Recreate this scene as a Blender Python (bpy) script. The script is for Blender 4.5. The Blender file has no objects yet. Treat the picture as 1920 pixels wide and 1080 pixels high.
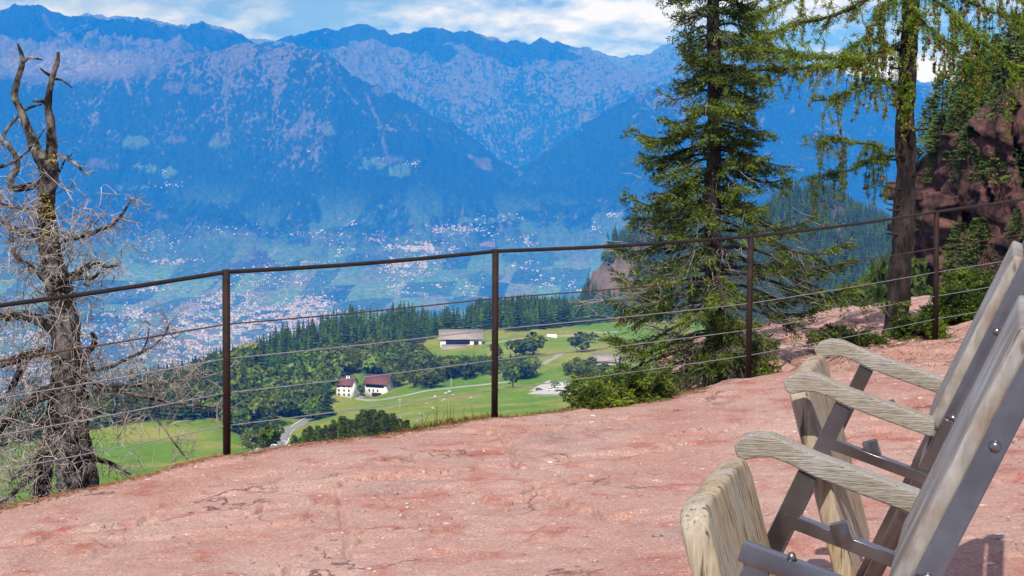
import bpy, math, random
import numpy as np
from mathutils import Vector, Matrix

# ---------------------------------------------------------------- camera, sky, sun, exposure
F = 3100.0                      # focal length in photo pixels (photo is 1920 x 1080)
CAMZ = 1.75
HORY = 233.0                    # photo row of the level line
PITCH = math.atan((540.0 - HORY) / F)
sc = bpy.context.scene
col = sc.collection
cam_d = bpy.data.cameras.new('camera'); cam = bpy.data.objects.new('camera', cam_d)
col.objects.link(cam); sc.camera = cam
cam.location = (0, 0, CAMZ); cam.rotation_euler = (math.pi / 2 - PITCH, 0, 0)
cam_d.sensor_width = 36.0; cam_d.lens = 36.0 * F / 1920.0
cam_d.clip_start = 0.1; cam_d.clip_end = 90000.0

SUN = Vector((-0.13, -0.64, 0.76)).normalized()
sun_d = bpy.data.lights.new('sun', 'SUN'); sun_o = bpy.data.objects.new('sun', sun_d)
col.objects.link(sun_o)
sun_d.energy = 5.0; sun_d.angle = math.radians(0.53); sun_d.color = (1.0, 0.955, 0.88)
sun_o.rotation_euler = SUN.to_track_quat('Z', 'Y').to_euler()
sun_o.location = (0, 0, 60)

world = bpy.data.worlds.new('World'); sc.world = world; world.use_nodes = True
wn = world.node_tree.nodes; wl = world.node_tree.links; wn.clear()
w_out = wn.new('ShaderNodeOutputWorld'); w_bg = wn.new('ShaderNodeBackground')
w_sky = wn.new('ShaderNodeTexSky'); w_sky.sky_type = 'NISHITA'; w_sky.sun_disc = False
w_sky.sun_elevation = math.asin(SUN.z); w_sky.sun_rotation = math.atan2(SUN.x, SUN.y)
w_sky.altitude = 1400; w_sky.dust_density = 0.6; w_sky.ozone_density = 1.5
# clouds: noise on a flat cloud deck, the same all round the sky
w_tc = wn.new('ShaderNodeTexCoord'); w_sep = wn.new('ShaderNodeSeparateXYZ')
wl.new(w_tc.outputs['Generated'], w_sep.inputs[0])
def wmath(op, a, b=None, clamp=False):
    n = wn.new('ShaderNodeMath'); n.operation = op; n.use_clamp = clamp
    for i, v in enumerate((a, b)):
        if v is None: continue
        if isinstance(v, (int, float)): n.inputs[i].default_value = v
        else: wl.new(v, n.inputs[i])
    return n.outputs[0]
w_cmb = wn.new('ShaderNodeVectorMath'); w_cmb.operation = 'MULTIPLY'; w_cmb.inputs[1].default_value = (1.0, 1.0, 2.6)
wl.new(w_tc.outputs['Generated'], w_cmb.inputs[0])
w_n1 = wn.new('ShaderNodeTexNoise'); w_n1.inputs['Scale'].default_value = 7.5
w_n1.inputs['Detail'].default_value = 9.0; w_n1.inputs['Roughness'].default_value = 0.56
w_n1.inputs['Distortion'].default_value = 0.25
w_off = wn.new('ShaderNodeVectorMath'); w_off.operation = 'ADD'; w_off.inputs[1].default_value = (3.7, 1.3, 0.0)
wl.new(w_cmb.outputs[0], w_off.inputs[0]); wl.new(w_off.outputs[0], w_n1.inputs['Vector'])
w_r1 = wn.new('ShaderNodeValToRGB'); w_r1.color_ramp.elements[0].position = 0.30; w_r1.color_ramp.elements[1].position = 0.47
wl.new(w_n1.outputs['Fac'], w_r1.inputs[0])
w_n2 = wn.new('ShaderNodeTexNoise'); w_n2.inputs['Scale'].default_value = 14.0; w_n2.inputs['Detail'].default_value = 7.0
w_n2.inputs['Roughness'].default_value = 0.6
wl.new(w_cmb.outputs[0], w_n2.inputs['Vector'])
w_r2 = wn.new('ShaderNodeValToRGB')
w_r2.color_ramp.elements[0].position = 0.42; w_r2.color_ramp.elements[0].color = (3.4, 5.0, 9.8, 1)
w_r2.color_ramp.elements[1].position = 0.60; w_r2.color_ramp.elements[1].color = (16.5, 16.5, 21.0, 1)
wl.new(w_n2.outputs['Fac'], w_r2.inputs[0])
w_mix = wn.new('ShaderNodeMix'); w_mix.data_type = 'RGBA'
wl.new(w_r1.outputs['Color'], w_mix.inputs['Factor'])
wl.new(w_sky.outputs['Color'], w_mix.inputs['A']); wl.new(w_r2.outputs['Color'], w_mix.inputs['B'])
wl.new(w_mix.outputs['Result'], w_bg.inputs['Color'])
w_bg.inputs['Strength'].default_value = 0.05
wl.new(w_bg.outputs[0], w_out.inputs['Surface'])

sc.view_settings.view_transform = 'Standard'; sc.view_settings.look = 'None'
sc.view_settings.exposure = 0.24; sc.view_settings.gamma = 1.0
sc.view_settings.use_curve_mapping = False
sc.render.engine = 'CYCLES'
cy_ = sc.cycles
cy_.use_denoising = True
try: cy_.denoiser = 'OPENIMAGEDENOISE'
except Exception: pass
cy_.max_bounces = 5; cy_.diffuse_bounces = 2; cy_.glossy_bounces = 3
cy_.transmission_bounces = 3; cy_.transparent_max_bounces = 8; cy_.volume_bounces = 0
cy_.caustics_reflective = False; cy_.caustics_refractive = False
cy_.sample_clamp_indirect = 6.0

# ---------------------------------------------------------------- helpers
RNG = np.random.default_rng(7)
random.seed(7)
_cp, _sp = math.cos(PITCH), math.sin(PITCH)

def at(px, py, Y):
    """photo pixel + depth along the view axis on the ground plan -> point"""
    u = (px - 960.0) / F; v = (540.0 - py) / F
    dy = _cp + v * _sp; dz = -_sp + v * _cp
    return Vector((u / dy * Y, Y, CAMZ + dz / dy * Y))
def at_np(px, py, Y):
    u = (px - 960.0) / F; v = (540.0 - py) / F
    dy = _cp + v * _sp; dz = -_sp + v * _cp
    return u / dy * Y, CAMZ + dz / dy * Y
def pix(p):
    y = p[1] * _cp - (p[2] - CAMZ) * _sp; v = p[1] * _sp + (p[2] - CAMZ) * _cp
    return 960 + F * p[0] / y, 540 - F * v / y

def _hash(ix, iy, seed):
    h = (ix.astype(np.int64) * 374761393 + iy.astype(np.int64) * 668265263 + seed * 982451653) & 0xFFFFFFFF
    h = ((h ^ (h >> 13)) * 1274126177) & 0xFFFFFFFF
    h = h ^ (h >> 16)
    return (h & 0xFFFFFF) / float(0x1000000)
def vn(x, y, seed=0):
    x = np.asarray(x, float); y = np.asarray(y, float)
    ix = np.floor(x); iy = np.floor(y); fx = x - ix; fy = y - iy
    ux = fx * fx * fx * (fx * (fx * 6 - 15) + 10); uy = fy * fy * fy * (fy * (fy * 6 - 15) + 10)
    a = _hash(ix, iy, seed); b = _hash(ix + 1, iy, seed); c = _hash(ix, iy + 1, seed); d = _hash(ix + 1, iy + 1, seed)
    return a + (b - a) * ux + (c - a) * uy + (a - b - c + d) * ux * uy
def fbm(x, y, oct=5, seed=0, gain=0.5):
    s = 0; a = 0.5; n = 0
    for o in range(oct):
        s = s + a * vn(x, y, seed + o * 17); n += a; a *= gain
        x = x * 2.03 + 11.3; y = y * 2.03 + 5.7
    return s / n
def ridged(x, y, oct=5, seed=0, gain=0.55):
    s = 0; a = 0.5; n = 0
    for o in range(oct):
        s = s + a * (1 - np.abs(2 * vn(x, y, seed + o * 31) - 1)) ** 1.5; n += a; a *= gain
        x = x * 2.07 + 3.1; y = y * 2.07 + 7.9
    return s / n
def sstep(a, b, x):
    t = np.clip((x - a) / (b - a), 0, 1); return t * t * (3 - 2 * t)

def mesh_np(name, V, Fa, smooth=False):
    V = np.ascontiguousarray(V, dtype=np.float32); Fa = np.ascontiguousarray(Fa, dtype=np.int32)
    me = bpy.data.meshes.new(name); k = Fa.shape[1]
    me.vertices.add(len(V)); me.vertices.foreach_set('co', V.ravel())
    me.loops.add(Fa.size); me.loops.foreach_set('vertex_index', Fa.ravel())
    me.polygons.add(len(Fa)); me.polygons.foreach_set('loop_start', np.arange(0, Fa.size, k, dtype=np.int32))
    if smooth: me.polygons.foreach_set('use_smooth', np.ones(len(Fa), dtype=bool))
    me.update(calc_edges=True)
    return me
def set_col(me, C, name='cover'):
    a = me.color_attributes.new(name, 'FLOAT_COLOR', 'POINT')
    C = np.asarray(C, dtype=np.float32)
    if C.shape[1] == 3: C = np.concatenate([C, np.ones((len(C), 1), np.float32)], 1)
    a.data.foreach_set('color', np.ascontiguousarray(C).ravel())
def set_mat_idx(me, idx):
    me.polygons.foreach_set('material_index', np.ascontiguousarray(idx, dtype=np.int32))
def tag(o, label=None, cat=None, group=None, kind=None):
    if label: o['label'] = label
    if cat: o['category'] = cat
    if group: o['group'] = group
    if kind: o['kind'] = kind
    return o
def link(name, me, mats=None, parent=None, loc=None):
    o = bpy.data.objects.new(name, me); col.objects.link(o)
    if mats is not None and len(me.materials) == 0:
        for m in (mats if isinstance(mats, (list, tuple)) else [mats]): me.materials.append(m)
    if parent is not None: o.parent = parent
    if loc is not None: o.location = loc
    return o
def empty(name, loc=(0, 0, 0), rz=0.0, label=None, cat=None, group=None):
    o = bpy.data.objects.new(name, None); col.objects.link(o)
    o.location = loc; o.rotation_euler = (0, 0, rz); o.empty_display_size = 0.2
    return tag(o, label, cat, group)

class MB:
    """collects triangles with a tint per vertex and a material index per face"""
    def __init__(s): s.v = []; s.f = []; s.c = []; s.m = []; s.n = 0
    def add(s, V, Fa, tint=None, mi=0):
        V = np.asarray(V, float).reshape(-1, 3); Fa = np.asarray(Fa, int)
        if Fa.ndim == 2 and Fa.shape[1] == 4:
            Fa = np.concatenate([Fa[:, [0, 1, 2]], Fa[:, [0, 2, 3]]])
        s.v.append(V); s.f.append(Fa + s.n); s.n += len(V)
        if tint is None: tint = (1, 1, 1)
        C = np.asarray(tint, float)
        if C.ndim == 1: C = np.tile(C[None, :3], (len(V), 1))
        s.c.append(C); s.m.append(np.full(len(Fa), mi, int))
    def box(s, lo, hi, tint=None, mi=0, M=None):
        x0, y0, z0 = lo; x1, y1, z1 = hi
        V = np.array([(x0, y0, z0), (x1, y0, z0), (x1, y1, z0), (x0, y1, z0), (x0, y0, z1), (x1, y0, z1), (x1, y1, z1), (x0, y1, z1)], float)
        if M is not None: V = (np.array(M)[:3, :3] @ V.T).T + np.array(M)[:3, 3]
        s.add(V, [(0, 3, 2, 1), (4, 5, 6, 7), (0, 1, 5, 4), (1, 2, 6, 5), (2, 3, 7, 6), (3, 0, 4, 7)], tint, mi)
    def tube(s, P, R, k=6, tint=None, mi=0, cap=True, bump=0.0):
        P = np.asarray(P, float); n = len(P); R = np.broadcast_to(np.asarray(R, float), (n,))
        T = np.gradient(P, axis=0); T /= np.linalg.norm(T, axis=1)[:, None] + 1e-12
        ref = np.array([0.31, 0.17, 0.93]) if abs(T[:, 2]).mean() < 0.8 else np.array([1.0, 0.2, 0.1])
        A = np.cross(T, ref); A /= np.linalg.norm(A, axis=1)[:, None] + 1e-12
        B = np.cross(T, A)
        th = np.arange(k) * 2 * np.pi / k
        rr = R[:, None] * (1 + bump * (RNG.random((n, k)) - 0.5))
        V = P[:, None, :] + (A[:, None, :] * np.cos(th)[None, :, None] + B[:, None, :] * np.sin(th)[None, :, None]) * rr[:, :, None]
        V = V.reshape(-1, 3); q = []
        i = np.arange(n - 1)[:, None] * k; j = np.arange(k)[None, :]; j2 = (j + 1) % k
        Fq = np.stack([i + j, i + j2, i + k + j2, i + k + j], -1).reshape(-1, 4)
        Ft = np.concatenate([Fq[:, [0, 1, 2]], Fq[:, [0, 2, 3]]])
        if cap:
            V = np.concatenate([V, P[:1], P[-1:]])
            a = n * k; j = np.arange(k); j2 = (j + 1) % k
            Ft = np.concatenate([Ft, np.stack([np.full(k, a), j2, j], -1), np.stack([np.full(k, a + 1), (n - 1) * k + j, (n - 1) * k + j2], -1)])
        s.add(V, Ft, tint, mi)
    def build(s, name, mats, parent=None, smooth=False, loc=None, cover=True):
        V = np.concatenate(s.v); Fa = np.concatenate(s.f)
        me = mesh_np(name, V, Fa, smooth)
        if cover: set_col(me, np.concatenate(s.c))
        mats = mats if isinstance(mats, (list, tuple)) else [mats]
        if len(mats) > 1: set_mat_idx(me, np.concatenate(s.m))
        return link(name, me, mats, parent, loc)
    def mesh(s, name, mats, smooth=False):
        V = np.concatenate(s.v); Fa = np.concatenate(s.f)
        me = mesh_np(name, V, Fa, smooth); set_col(me, np.concatenate(s.c))
        mats = mats if isinstance(mats, (list, tuple)) else [mats]
        if len(mats) > 1: set_mat_idx(me, np.concatenate(s.m))
        for m in mats: me.materials.append(m)
        return me

def smooth_path(P, n):
    """Catmull-Rom through control points, n points out"""
    P = np.asarray(P, float)
    if len(P) == 2:
        t = np.linspace(0, 1, n)[:, None]; return P[0] * (1 - t) + P[1] * t
    Q = np.concatenate([2 * P[:1] - P[1:2], P, 2 * P[-1:] - P[-2:-1]])
    u = np.linspace(0, len(P) - 1 - 1e-9, n); i = u.astype(int); t = (u - i)[:, None]
    a, b, c, d = Q[i], Q[i + 1], Q[i + 2], Q[i + 3]
    return 0.5 * (2 * b + (c - a) * t + (2 * a - 5 * b + 4 * c - d) * t ** 2 + (3 * b - a - 3 * c + d) * t ** 3)

# ---------------------------------------------------------------- materials
def mat(name, base=(0.5, 0.5, 0.5), rough=0.8, metal=0.0, var=None, scale=5.0, detail=6.0, bump=0.0, bscale=None,
        bdist=0.02, cover=False, transl=0.0, spec=0.3, ramp=(0.35, 0.65), stretch=None, coord='Object', vary=0.0):
    m = bpy.data.materials.new(name); m.use_nodes = True
    nt = m.node_tree; N = nt.nodes; L = nt.links
    b = N['Principled BSDF']; out = N['Material Output']
    b.inputs['Roughness'].default_value = rough; b.inputs['Metallic'].default_value = metal
    b.inputs['Specular IOR Level'].default_value = spec
    tc = N.new('ShaderNodeTexCoord'); vec = tc.outputs[coord]
    if stretch:
        mp = N.new('ShaderNodeMapping'); mp.inputs['Scale'].default_value = stretch
        L.new(vec, mp.inputs[0]); vec = mp.outputs[0]
    colr = None
    if var is not None:
        nz = N.new('ShaderNodeTexNoise'); nz.inputs['Scale'].default_value = scale; nz.inputs['Detail'].default_value = detail
        nz.inputs['Roughness'].default_value = 0.6
        L.new(vec, nz.inputs['Vector'])
        rp = N.new('ShaderNodeValToRGB'); e = rp.color_ramp.elements
        e[0].position = ramp[0]; e[0].color = (*base, 1); e[1].position = ramp[1]; e[1].color = (*var, 1)
        L.new(nz.outputs['Fac'], rp.inputs[0]); colr = rp.outputs['Color']
    if cover:
        at_ = N.new('ShaderNodeAttribute'); at_.attribute_name = 'cover'
        if colr is None: colr = at_.outputs['Color'] if base is None else None
        if base is not None:
            mx = N.new('ShaderNodeMix'); mx.data_type = 'RGBA'; mx.blend_type = 'MULTIPLY'; mx.inputs['Factor'].default_value = 1
            if colr is not None: L.new(colr, mx.inputs['A'])
            else: mx.inputs['A'].default_value = (*base, 1)
            L.new(at_.outputs['Color'], mx.inputs['B']); colr = mx.outputs['Result']
    if vary > 0 and colr is not None:          # each copy its own shade
        oi = N.new('ShaderNodeObjectInfo'); hs = N.new('ShaderNodeHueSaturation'); mr = N.new('ShaderNodeMapRange'); mr.inputs['To Min'].default_value = 1 - vary; mr.inputs['To Max'].default_value = 1 + vary
        m2_ = N.new('ShaderNodeMapRange'); m2_.inputs['To Min'].default_value = 0.5 + vary * .06; m2_.inputs['To Max'].default_value = 0.5 - vary * .06; mm = N.new('ShaderNodeMath'); mm.operation = 'FRACT'; mk = N.new('ShaderNodeMath'); mk.operation = 'MULTIPLY'; mk.inputs[1].default_value = 7.31
        L.new(oi.outputs['Random'], mr.inputs[0]); L.new(oi.outputs['Random'], mk.inputs[0]); L.new(mk.outputs[0], mm.inputs[0]); L.new(mm.outputs[0], m2_.inputs[0])
        L.new(mr.outputs[0], hs.inputs['Value']); L.new(m2_.outputs[0], hs.inputs['Hue']); L.new(colr, hs.inputs['Color']); colr = hs.outputs['Color']
    if colr is not None: L.new(colr, b.inputs['Base Color'])
    else: b.inputs['Base Color'].default_value = (*base, 1)
    if bump > 0:
        bz = N.new('ShaderNodeTexNoise'); bz.inputs['Scale'].default_value = bscale or scale * 3; bz.inputs['Detail'].default_value = 8
        bz.inputs['Roughness'].default_value = 0.65
        L.new(vec, bz.inputs['Vector'])
        bp = N.new('ShaderNodeBump'); bp.inputs['Strength'].default_value = bump; bp.inputs['Distance'].default_value = bdist
        L.new(bz.outputs['Fac'], bp.inputs['Height']); L.new(bp.outputs[0], b.inputs['Normal'])
    if transl > 0:
        t = N.new('ShaderNodeBsdfTranslucent'); ms = N.new('ShaderNodeMixShader'); ms.inputs[0].default_value = transl
        if colr is not None: L.new(colr, t.inputs['Color'])
        else: t.inputs['Color'].default_value = (*base, 1)
        L.new(b.outputs[0], ms.inputs[1]); L.new(t.outputs[0], ms.inputs[2]); L.new(ms.outputs[0], out.inputs['Surface'])
    return m
# ---------------------------------------------------------------- the valley and the mountains (one sheet)
def poly(xs, pts):
    p = np.array(pts, float); return np.interp(xs, p[:, 0], p[:, 1])
VZ = -1146.0
PXF = np.arange(-420, 2343, 2.6)
YF = np.concatenate([np.geomspace(3300, 10200, 150, endpoint=False), np.linspace(10200, 14600, 190, endpoint=False),
                     np.linspace(14600, 19800, 110, endpoint=False), np.linspace(19800, 26200, 40)])
SKY_G = [(-420, 40), (-100, 30), (0, 20), (40, 12), (67, 7), (87, 5), (110, 20), (133, 28), (190, 33), (260, 38), (333, 45), (360, 48), (390, 43), (413, 50),
         (443, 55), (467, 67), (483, 80), (520, 78), (560, 67), (593, 53), (617, 48), (640, 52), (683, 42), (707, 50), (737, 62), (757, 53), (773, 58),
         (795, 46), (827, 50), (853, 55), (887, 57), (913, 70), (923, 67), (950, 78), (967, 73), (993, 78), (1013, 67), (1037, 80), (1045, 75),
         (1073, 85), (1100, 88), (1117, 100), (1170, 128), (1250, 140), (1400, 150), (1600, 165), (2340, 200)]
SKY_H = [(-420, 50), (0, 35), (120, 36), (143, 30), (173, 23), (200, 25), (217, 33), (230, 28), (260, 32), (287, 33), (320, 42), (360, 56), (443, 66), (520, 74),
         (700, 80), (900, 86), (1097, 86), (1130, 100), (1163, 107), (1180, 101), (1203, 103), (1240, 83), (1273, 72), (1310, 74), (1350, 62), (1395, 70),
         (1436, 80), (1464, 100), (1520, 122), (1600, 142), (1700, 150), (2340, 170)]
CREST_D = [(-420, 190), (-100, 170), (0, 155), (100, 150), (200, 130), (300, 118), (400, 100), (443, 84), (473, 80), (520, 87), (545, 84), (567, 80), (600, 90),
           (640, 113), (663, 130), (697, 150), (740, 170), (780, 197), (827, 220), (867, 240), (897, 263), (933, 293), (965, 318), (1005, 300), (1040, 270),
           (1080, 243), (1133, 207), (1187, 177), (1220, 163), (1300, 132), (1400, 114), (1464, 104), (1520, 128), (1600, 150), (1700, 165), (2340, 200)]
VAL_E = [(-420, 140), (0, 100), (200, 90), (380, 90), (443, 150), (600, 230), (800, 300), (965, 350), (1060, 300), (1200, 220), (1300, 170), (1500, 170), (2340, 210)]
TERR_C = [(-420, 395), (0, 392), (200, 385), (400, 405), (600, 410), (700, 418), (800, 422), (900, 420), (1000, 408), (1080, 392), (1160, 355), (1300, 340), (1600, 350), (2340, 360)]
BASE_Y = [(-420, 10900), (0, 10900), (300, 10900), (560, 10600), (700, 10350), (900, 10300), (1000, 10500), (1100, 10600), (2340, 10600)]
def far_field():
    px = PXF[None, :]; Y = YF[:, None]
    t = lambda pts: poly(PXF, pts)
    z_of = lambda py, y: at_np(PXF, py, y)[1]
    yb = t(BASE_Y)
    lines = [(np.full_like(PXF, 3000.), np.full_like(PXF, VZ)), (yb, np.full_like(PXF, VZ))]
    yc = yb + 1900; lines.append((yc, z_of(t(TERR_C), yc)))
    # half way up: concave lower slope
    yd = 14450 + 350 * np.sin(PXF / 210.); zd = z_of(t(CREST_D), yd); zc = lines[-1][1]
    ym = yc * 0.5 + yd * 0.5; lines.append((ym, zc * 0.53 + zd * 0.47))
    lines.append((yd, zd))
    ye = np.full_like(PXF, 16300.); lines.append((ye, z_of(t(VAL_E), ye)))
    yg = np.full_like(PXF, 19500.); lines.append((yg, z_of(t(SKY_G), yg)))
    y1 = np.full_like(PXF, 21500.); lines.append((y1, z_of(t(SKY_H) + 60, y1)))
    yh = np.full_like(PXF, 23800.); lines.append((yh, z_of(t(SKY_H), yh)))
    yi = np.full_like(PXF, 26400.); lines.append((yi, np.full_like(PXF, 200.)))
    LY = np.stack([l[0] for l in lines]); LZ = np.stack([l[1] for l in lines])
    Z = np.empty((len(YF), len(PXF)))
    for c in range(len(PXF)):
        Z[:, c] = np.interp(YF, LY[:, c], LZ[:, c])
    X = (px - 960) / F * Y * 1.005
    Yb = np.broadcast_to(Y, Z.shape)
    # relief: spurs and gullies running down the slopes
    near_crest = np.exp(-((Yb - yd[None]) / 420.) ** 2) + np.exp(-((Yb - 19500) / 500.) ** 2) + np.exp(-((Yb - 23800) / 900.) ** 2)
    slope = sstep(VZ + 30, VZ + 420, Z)
    wx = X + 260 * (fbm(X / 900., Yb / 900., 3, 91) - 0.5); 
    r1 = ridged(wx / 1500., Yb / 3600., 5, 3) - 0.55
    r2 = ridged(wx / 420., Yb / 1100., 5, 13) - 0.55
    r3 = fbm(X / 120., Yb / 170., 4, 23) - 0.5
    amp = slope * np.clip(1 - 0.82 * near_crest, 0.12, 1)
    high = 1 + 1.0 * sstep(350, 950, Z)
    Z = Z + amp * (r1 * 230 + (r2 * 190 + r3 * 80 + (ridged(X / 150., Yb / 260., 4, 29) - .55) * 46) * high) + slope * np.minimum(near_crest, 1) * ((ridged(X / 330., Yb / 900., 4, 44) - 0.6) * 60 + (ridged(X / 110., Yb / 700., 3, 46) - 0.6) * 34)
    Z = Z + (1 - slope) * (fbm(X / 900., Yb / 900., 3, 8) - 0.5) * 14
    return X, Yb, Z
FX, FY, FZ = far_field()
FPY = 540 - F * ((FY * _sp + (FZ - CAMZ) * _cp) / (FY * _cp - (FZ - CAMZ) * _sp))
FPX = 960 + F * FX / (FY * _cp - (FZ - CAMZ) * _sp)

TOWN = [(480, 600, 150, 32, 620), (390, 640, 150, 46, 760), (330, 700, 130, 30, 360), (250, 590, 60, 18, 90), (100, 630, 150, 22, 280), (60, 700, 90, 40, 200),
        (570, 572, 60, 18, 160), (430, 562, 70, 14, 120), (270, 540, 50, 10, 80), (600, 600, 50, 20, 140),
        (790, 465, 62, 12, 190), (770, 500, 50, 20, 190), (830, 430, 52, 10, 70), (880, 432, 70, 14, 80), (745, 540, 26, 18, 50), (985, 452, 25, 10, 45), (1000, 500, 44, 9, 45),
        (1030, 530, 44, 11, 60), (560, 505, 70, 20, 80), (500, 525, 90, 20, 100), (325, 490, 50, 7, 90), (300, 455, 70, 20, 50), (430, 430, 60, 11, 50), (580, 440, 80, 7, 50),
        (1090, 545, 30, 10, 26), (1152, 402, 18, 6, 18), (1115, 430, 16, 8, 14), (640, 470, 46, 22, 36), (700, 450, 20, 12, 24), (580, 283, 9, 3, 6), (690, 296, 30, 3, 14), (775, 306, 16, 5, 12),
        (262, 312, 10, 4, 6), (325, 347, 34, 5, 14), (318, 322, 12, 4, 5), (660, 420, 18, 12, 14), (940, 408, 50, 6, 26), (860, 540, 70, 20, 30)]
def far_cover():
    X, Y, Z = FX, FY, FZ
    wob = (fbm(X / 700., Y / 700., 5, 51) - 0.5)
    fine = fbm(X / 75., Y / 110., 4, 61, 0.62)
    mid = fbm(X / 330., Y / 420., 5, 71)
    gul = ridged((X + 300 * wob) / 260., Y / 1200., 4, 81)
    spur = ridged((X + 260 * (fbm(X / 900., Y / 900., 3, 91) - 0.5)) / 420., Y / 1100., 5, 13)
    C = np.zeros(Z.shape + (3,))
    forest = np.array((0.009, 0.019, 0.009)); alp = np.array((0.088, 0.078, 0.058)); rock = np.array((0.150, 0.130, 0.118))
    vine = np.array((0.040, 0.080, 0.028)); mead = np.array((0.085, 0.150, 0.040)); town = np.array((0.16, 0.15, 0.14))
    C[:] = forest * (0.75 + 0.7 * mid[..., None])
    mx = lambda w, c: C.__setitem__(slice(None), C * (1 - w[..., None]) + c * w[..., None])
    # open slopes with trees thinning upwards; more of them on the sun-facing and higher ground
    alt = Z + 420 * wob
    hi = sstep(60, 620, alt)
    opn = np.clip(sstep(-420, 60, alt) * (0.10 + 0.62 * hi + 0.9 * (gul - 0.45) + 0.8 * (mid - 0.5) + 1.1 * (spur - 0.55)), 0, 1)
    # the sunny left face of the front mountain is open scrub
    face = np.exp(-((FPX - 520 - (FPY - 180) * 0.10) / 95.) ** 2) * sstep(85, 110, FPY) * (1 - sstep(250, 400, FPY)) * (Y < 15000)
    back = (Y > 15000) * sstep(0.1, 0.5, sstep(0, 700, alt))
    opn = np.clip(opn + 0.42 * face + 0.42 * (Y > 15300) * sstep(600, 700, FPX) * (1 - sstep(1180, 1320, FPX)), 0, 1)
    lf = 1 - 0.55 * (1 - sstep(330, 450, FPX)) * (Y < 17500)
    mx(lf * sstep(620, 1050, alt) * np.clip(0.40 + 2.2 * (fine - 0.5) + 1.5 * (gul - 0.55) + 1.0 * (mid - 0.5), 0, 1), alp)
    mx(sstep(600, 1250, alt) * sstep(0.45, 0.62, gul * 0.5 + fine * 0.5), rock)
    # scree and gullies
    mx(sstep(0.83, 0.9, gul) * sstep(-350, 200, alt) * 0.6, rock)
    # valley floor: orchards and fields
    cell = np.floor(X / 170. + 0.4 * np.sin(Y / 500.)) * 13.7 + np.floor(Y / 340.) * 7.3
    fld = _hash(np.floor(cell), np.floor(Y / 340.), 5)
    low = 1 - sstep(VZ + 60, VZ + 420, Z + 160 * wob)
    mx(low, vine)
    mx(low * (fld > 0.66) * 0.85, mead * 1.25)
    mx(low * ((fld > .5) & (fld < .62)) * 0.7, forest * 1.6)
    rd = np.abs(((X + 500 * wob) / 1300. + .12 * np.sin(Y / 700.)) % 1 - .5); mx(low * (rd < .012) * .55, town * 1.3)
    rd = np.abs(((Y + 900 * wob + .3 * X) / 1900.) % 1 - .5); mx(low * (rd < .010) * .5, town * 1.3)
    mx(low * (fld < 0.12) * 0.6, np.array((0.19, 0.19, 0.10)))
    belt = (1 - sstep(VZ + 330, VZ + 720, Z + 260 * wob)) * (1 - low)
    mx(belt * sstep(0.50, 0.60, mid) * 0.85, mead * 0.75)
    mx(belt * sstep(0.60, 0.66, fine) * 0.6, vine)
    # clearings, hamlet fields and slips seen in particular places
    ell = [(580, 274, 22, 11, alp * 0.85), (612, 245, 20, 9, mead), (672, 282, 26, 8, alp), (690, 303, 30, 13, mead), (735, 300, 22, 6, alp), (762, 318, 24, 13, mead),
           (790, 290, 12, 9, mead), (262, 316, 24, 12, mead), (325, 322, 22, 9, mead), (255, 268, 28, 11, mead), (330, 262, 28, 7, alp), (412, 270, 18, 12, mead),
           (355, 166, 34, 11, alp), (240, 350, 30, 9, mead), (195, 308, 26, 8, alp), (305, 408, 17, 9, alp), (470, 498, 40, 24, alp * 0.75), (1140, 408, 34, 14, mead),
           (1125, 432, 22, 8, mead * 0.8), (845, 437, 14, 8, mead), (712, 385, 9, 7, mead), (890, 412, 30, 5, mead), (908, 306, 17, 13, alp), (712, 172, 13, 9, alp),
           (975, 325, 9, 5, mead), (905, 520, 46, 12, vine * 1.5), (870, 560, 60, 8, vine * 1.4), (200, 660, 60, 16, mead * 0.9), (505, 577, 50, 5, np.array((0.3, 0.33, 0.27))),
           (355, 582, 20, 18, np.array((0.34, 0.30, 0.24))), (1000, 485, 60, 14, vine * 1.3), (1060, 515, 26, 7, alp * 0.8), (1450, 290, 22, 6, alp), (1490, 312, 26, 7, mead),
           (918, 458, 14, 4, np.array((0.36, 0.2, 0.13)))]
    for (a, b, rx, ry, c) in ell:
        c = np.asarray(c) * .66; d = ((FPX - a) / (rx * .9)) ** 2 + ((FPY - b) / (ry * .85)) ** 2 + 4.5 * (fine - 0.5) + 6.5 * (fbm(X / 190., Y / 260., 4, 73) - 0.5) + 0.1
        mx((1 - sstep(0.75, 1.05, d)) * ((Y < 15200)), c)
    for (a, b, rx, ry, n) in TOWN:
        d = ((FPX - a) / rx) ** 2 + ((FPY - b) / ry) ** 2
        mx(np.exp(-d) * np.clip(n / 300., .1, .55) * sstep(.40, .58, fine) * (Y < 15000), town)
    # pale slips running down the front mountain
    for pts, w in (([(612, 120), (640, 160), (668, 190), (690, 215)], 3.0), ([(690, 178), (706, 215), (718, 250), (724, 288)], 2.6), ([(430, 150), (422, 190), (425, 240), (432, 270)], 2.0),
                   ([(760, 215), (770, 235)], 4.0), ([(880, 290), (915, 318)], 5.0), ([(235, 140), (248, 178)], 4.0), ([(250, 100), (225, 145), (195, 150)], 6.0)):
        p = np.array(pts, float)
        xl = np.interp(FPY, p[:, 1], p[:, 0]); ok = (FPY > p[0, 1]) & (FPY < p[-1, 1]) & (Y < 15200)
        mx(ok * np.exp(-((FPX - xl + 14 * (fine - 0.5)) / (w * .8)) ** 2) * sstep(.35, .55, mid * .5 + fine * .5) * 0.8, rock * .9)
    # bright rocky corries, upper left
    d = np.exp(-((FPX - 120) / 190.) ** 2 - ((FPY - 118) / 34.) ** 2)
    mx(np.clip(d * 2.0 * (0.35 + gul * 0.5 + fine * 0.35) - 0.35, 0, 1) * (Y < 17500), rock * 1.12)
    opn = np.clip(opn + 0.35 * belt + 0.30 * low, 0, 1)
    return np.clip(C, 0, 0.6), opn
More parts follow.
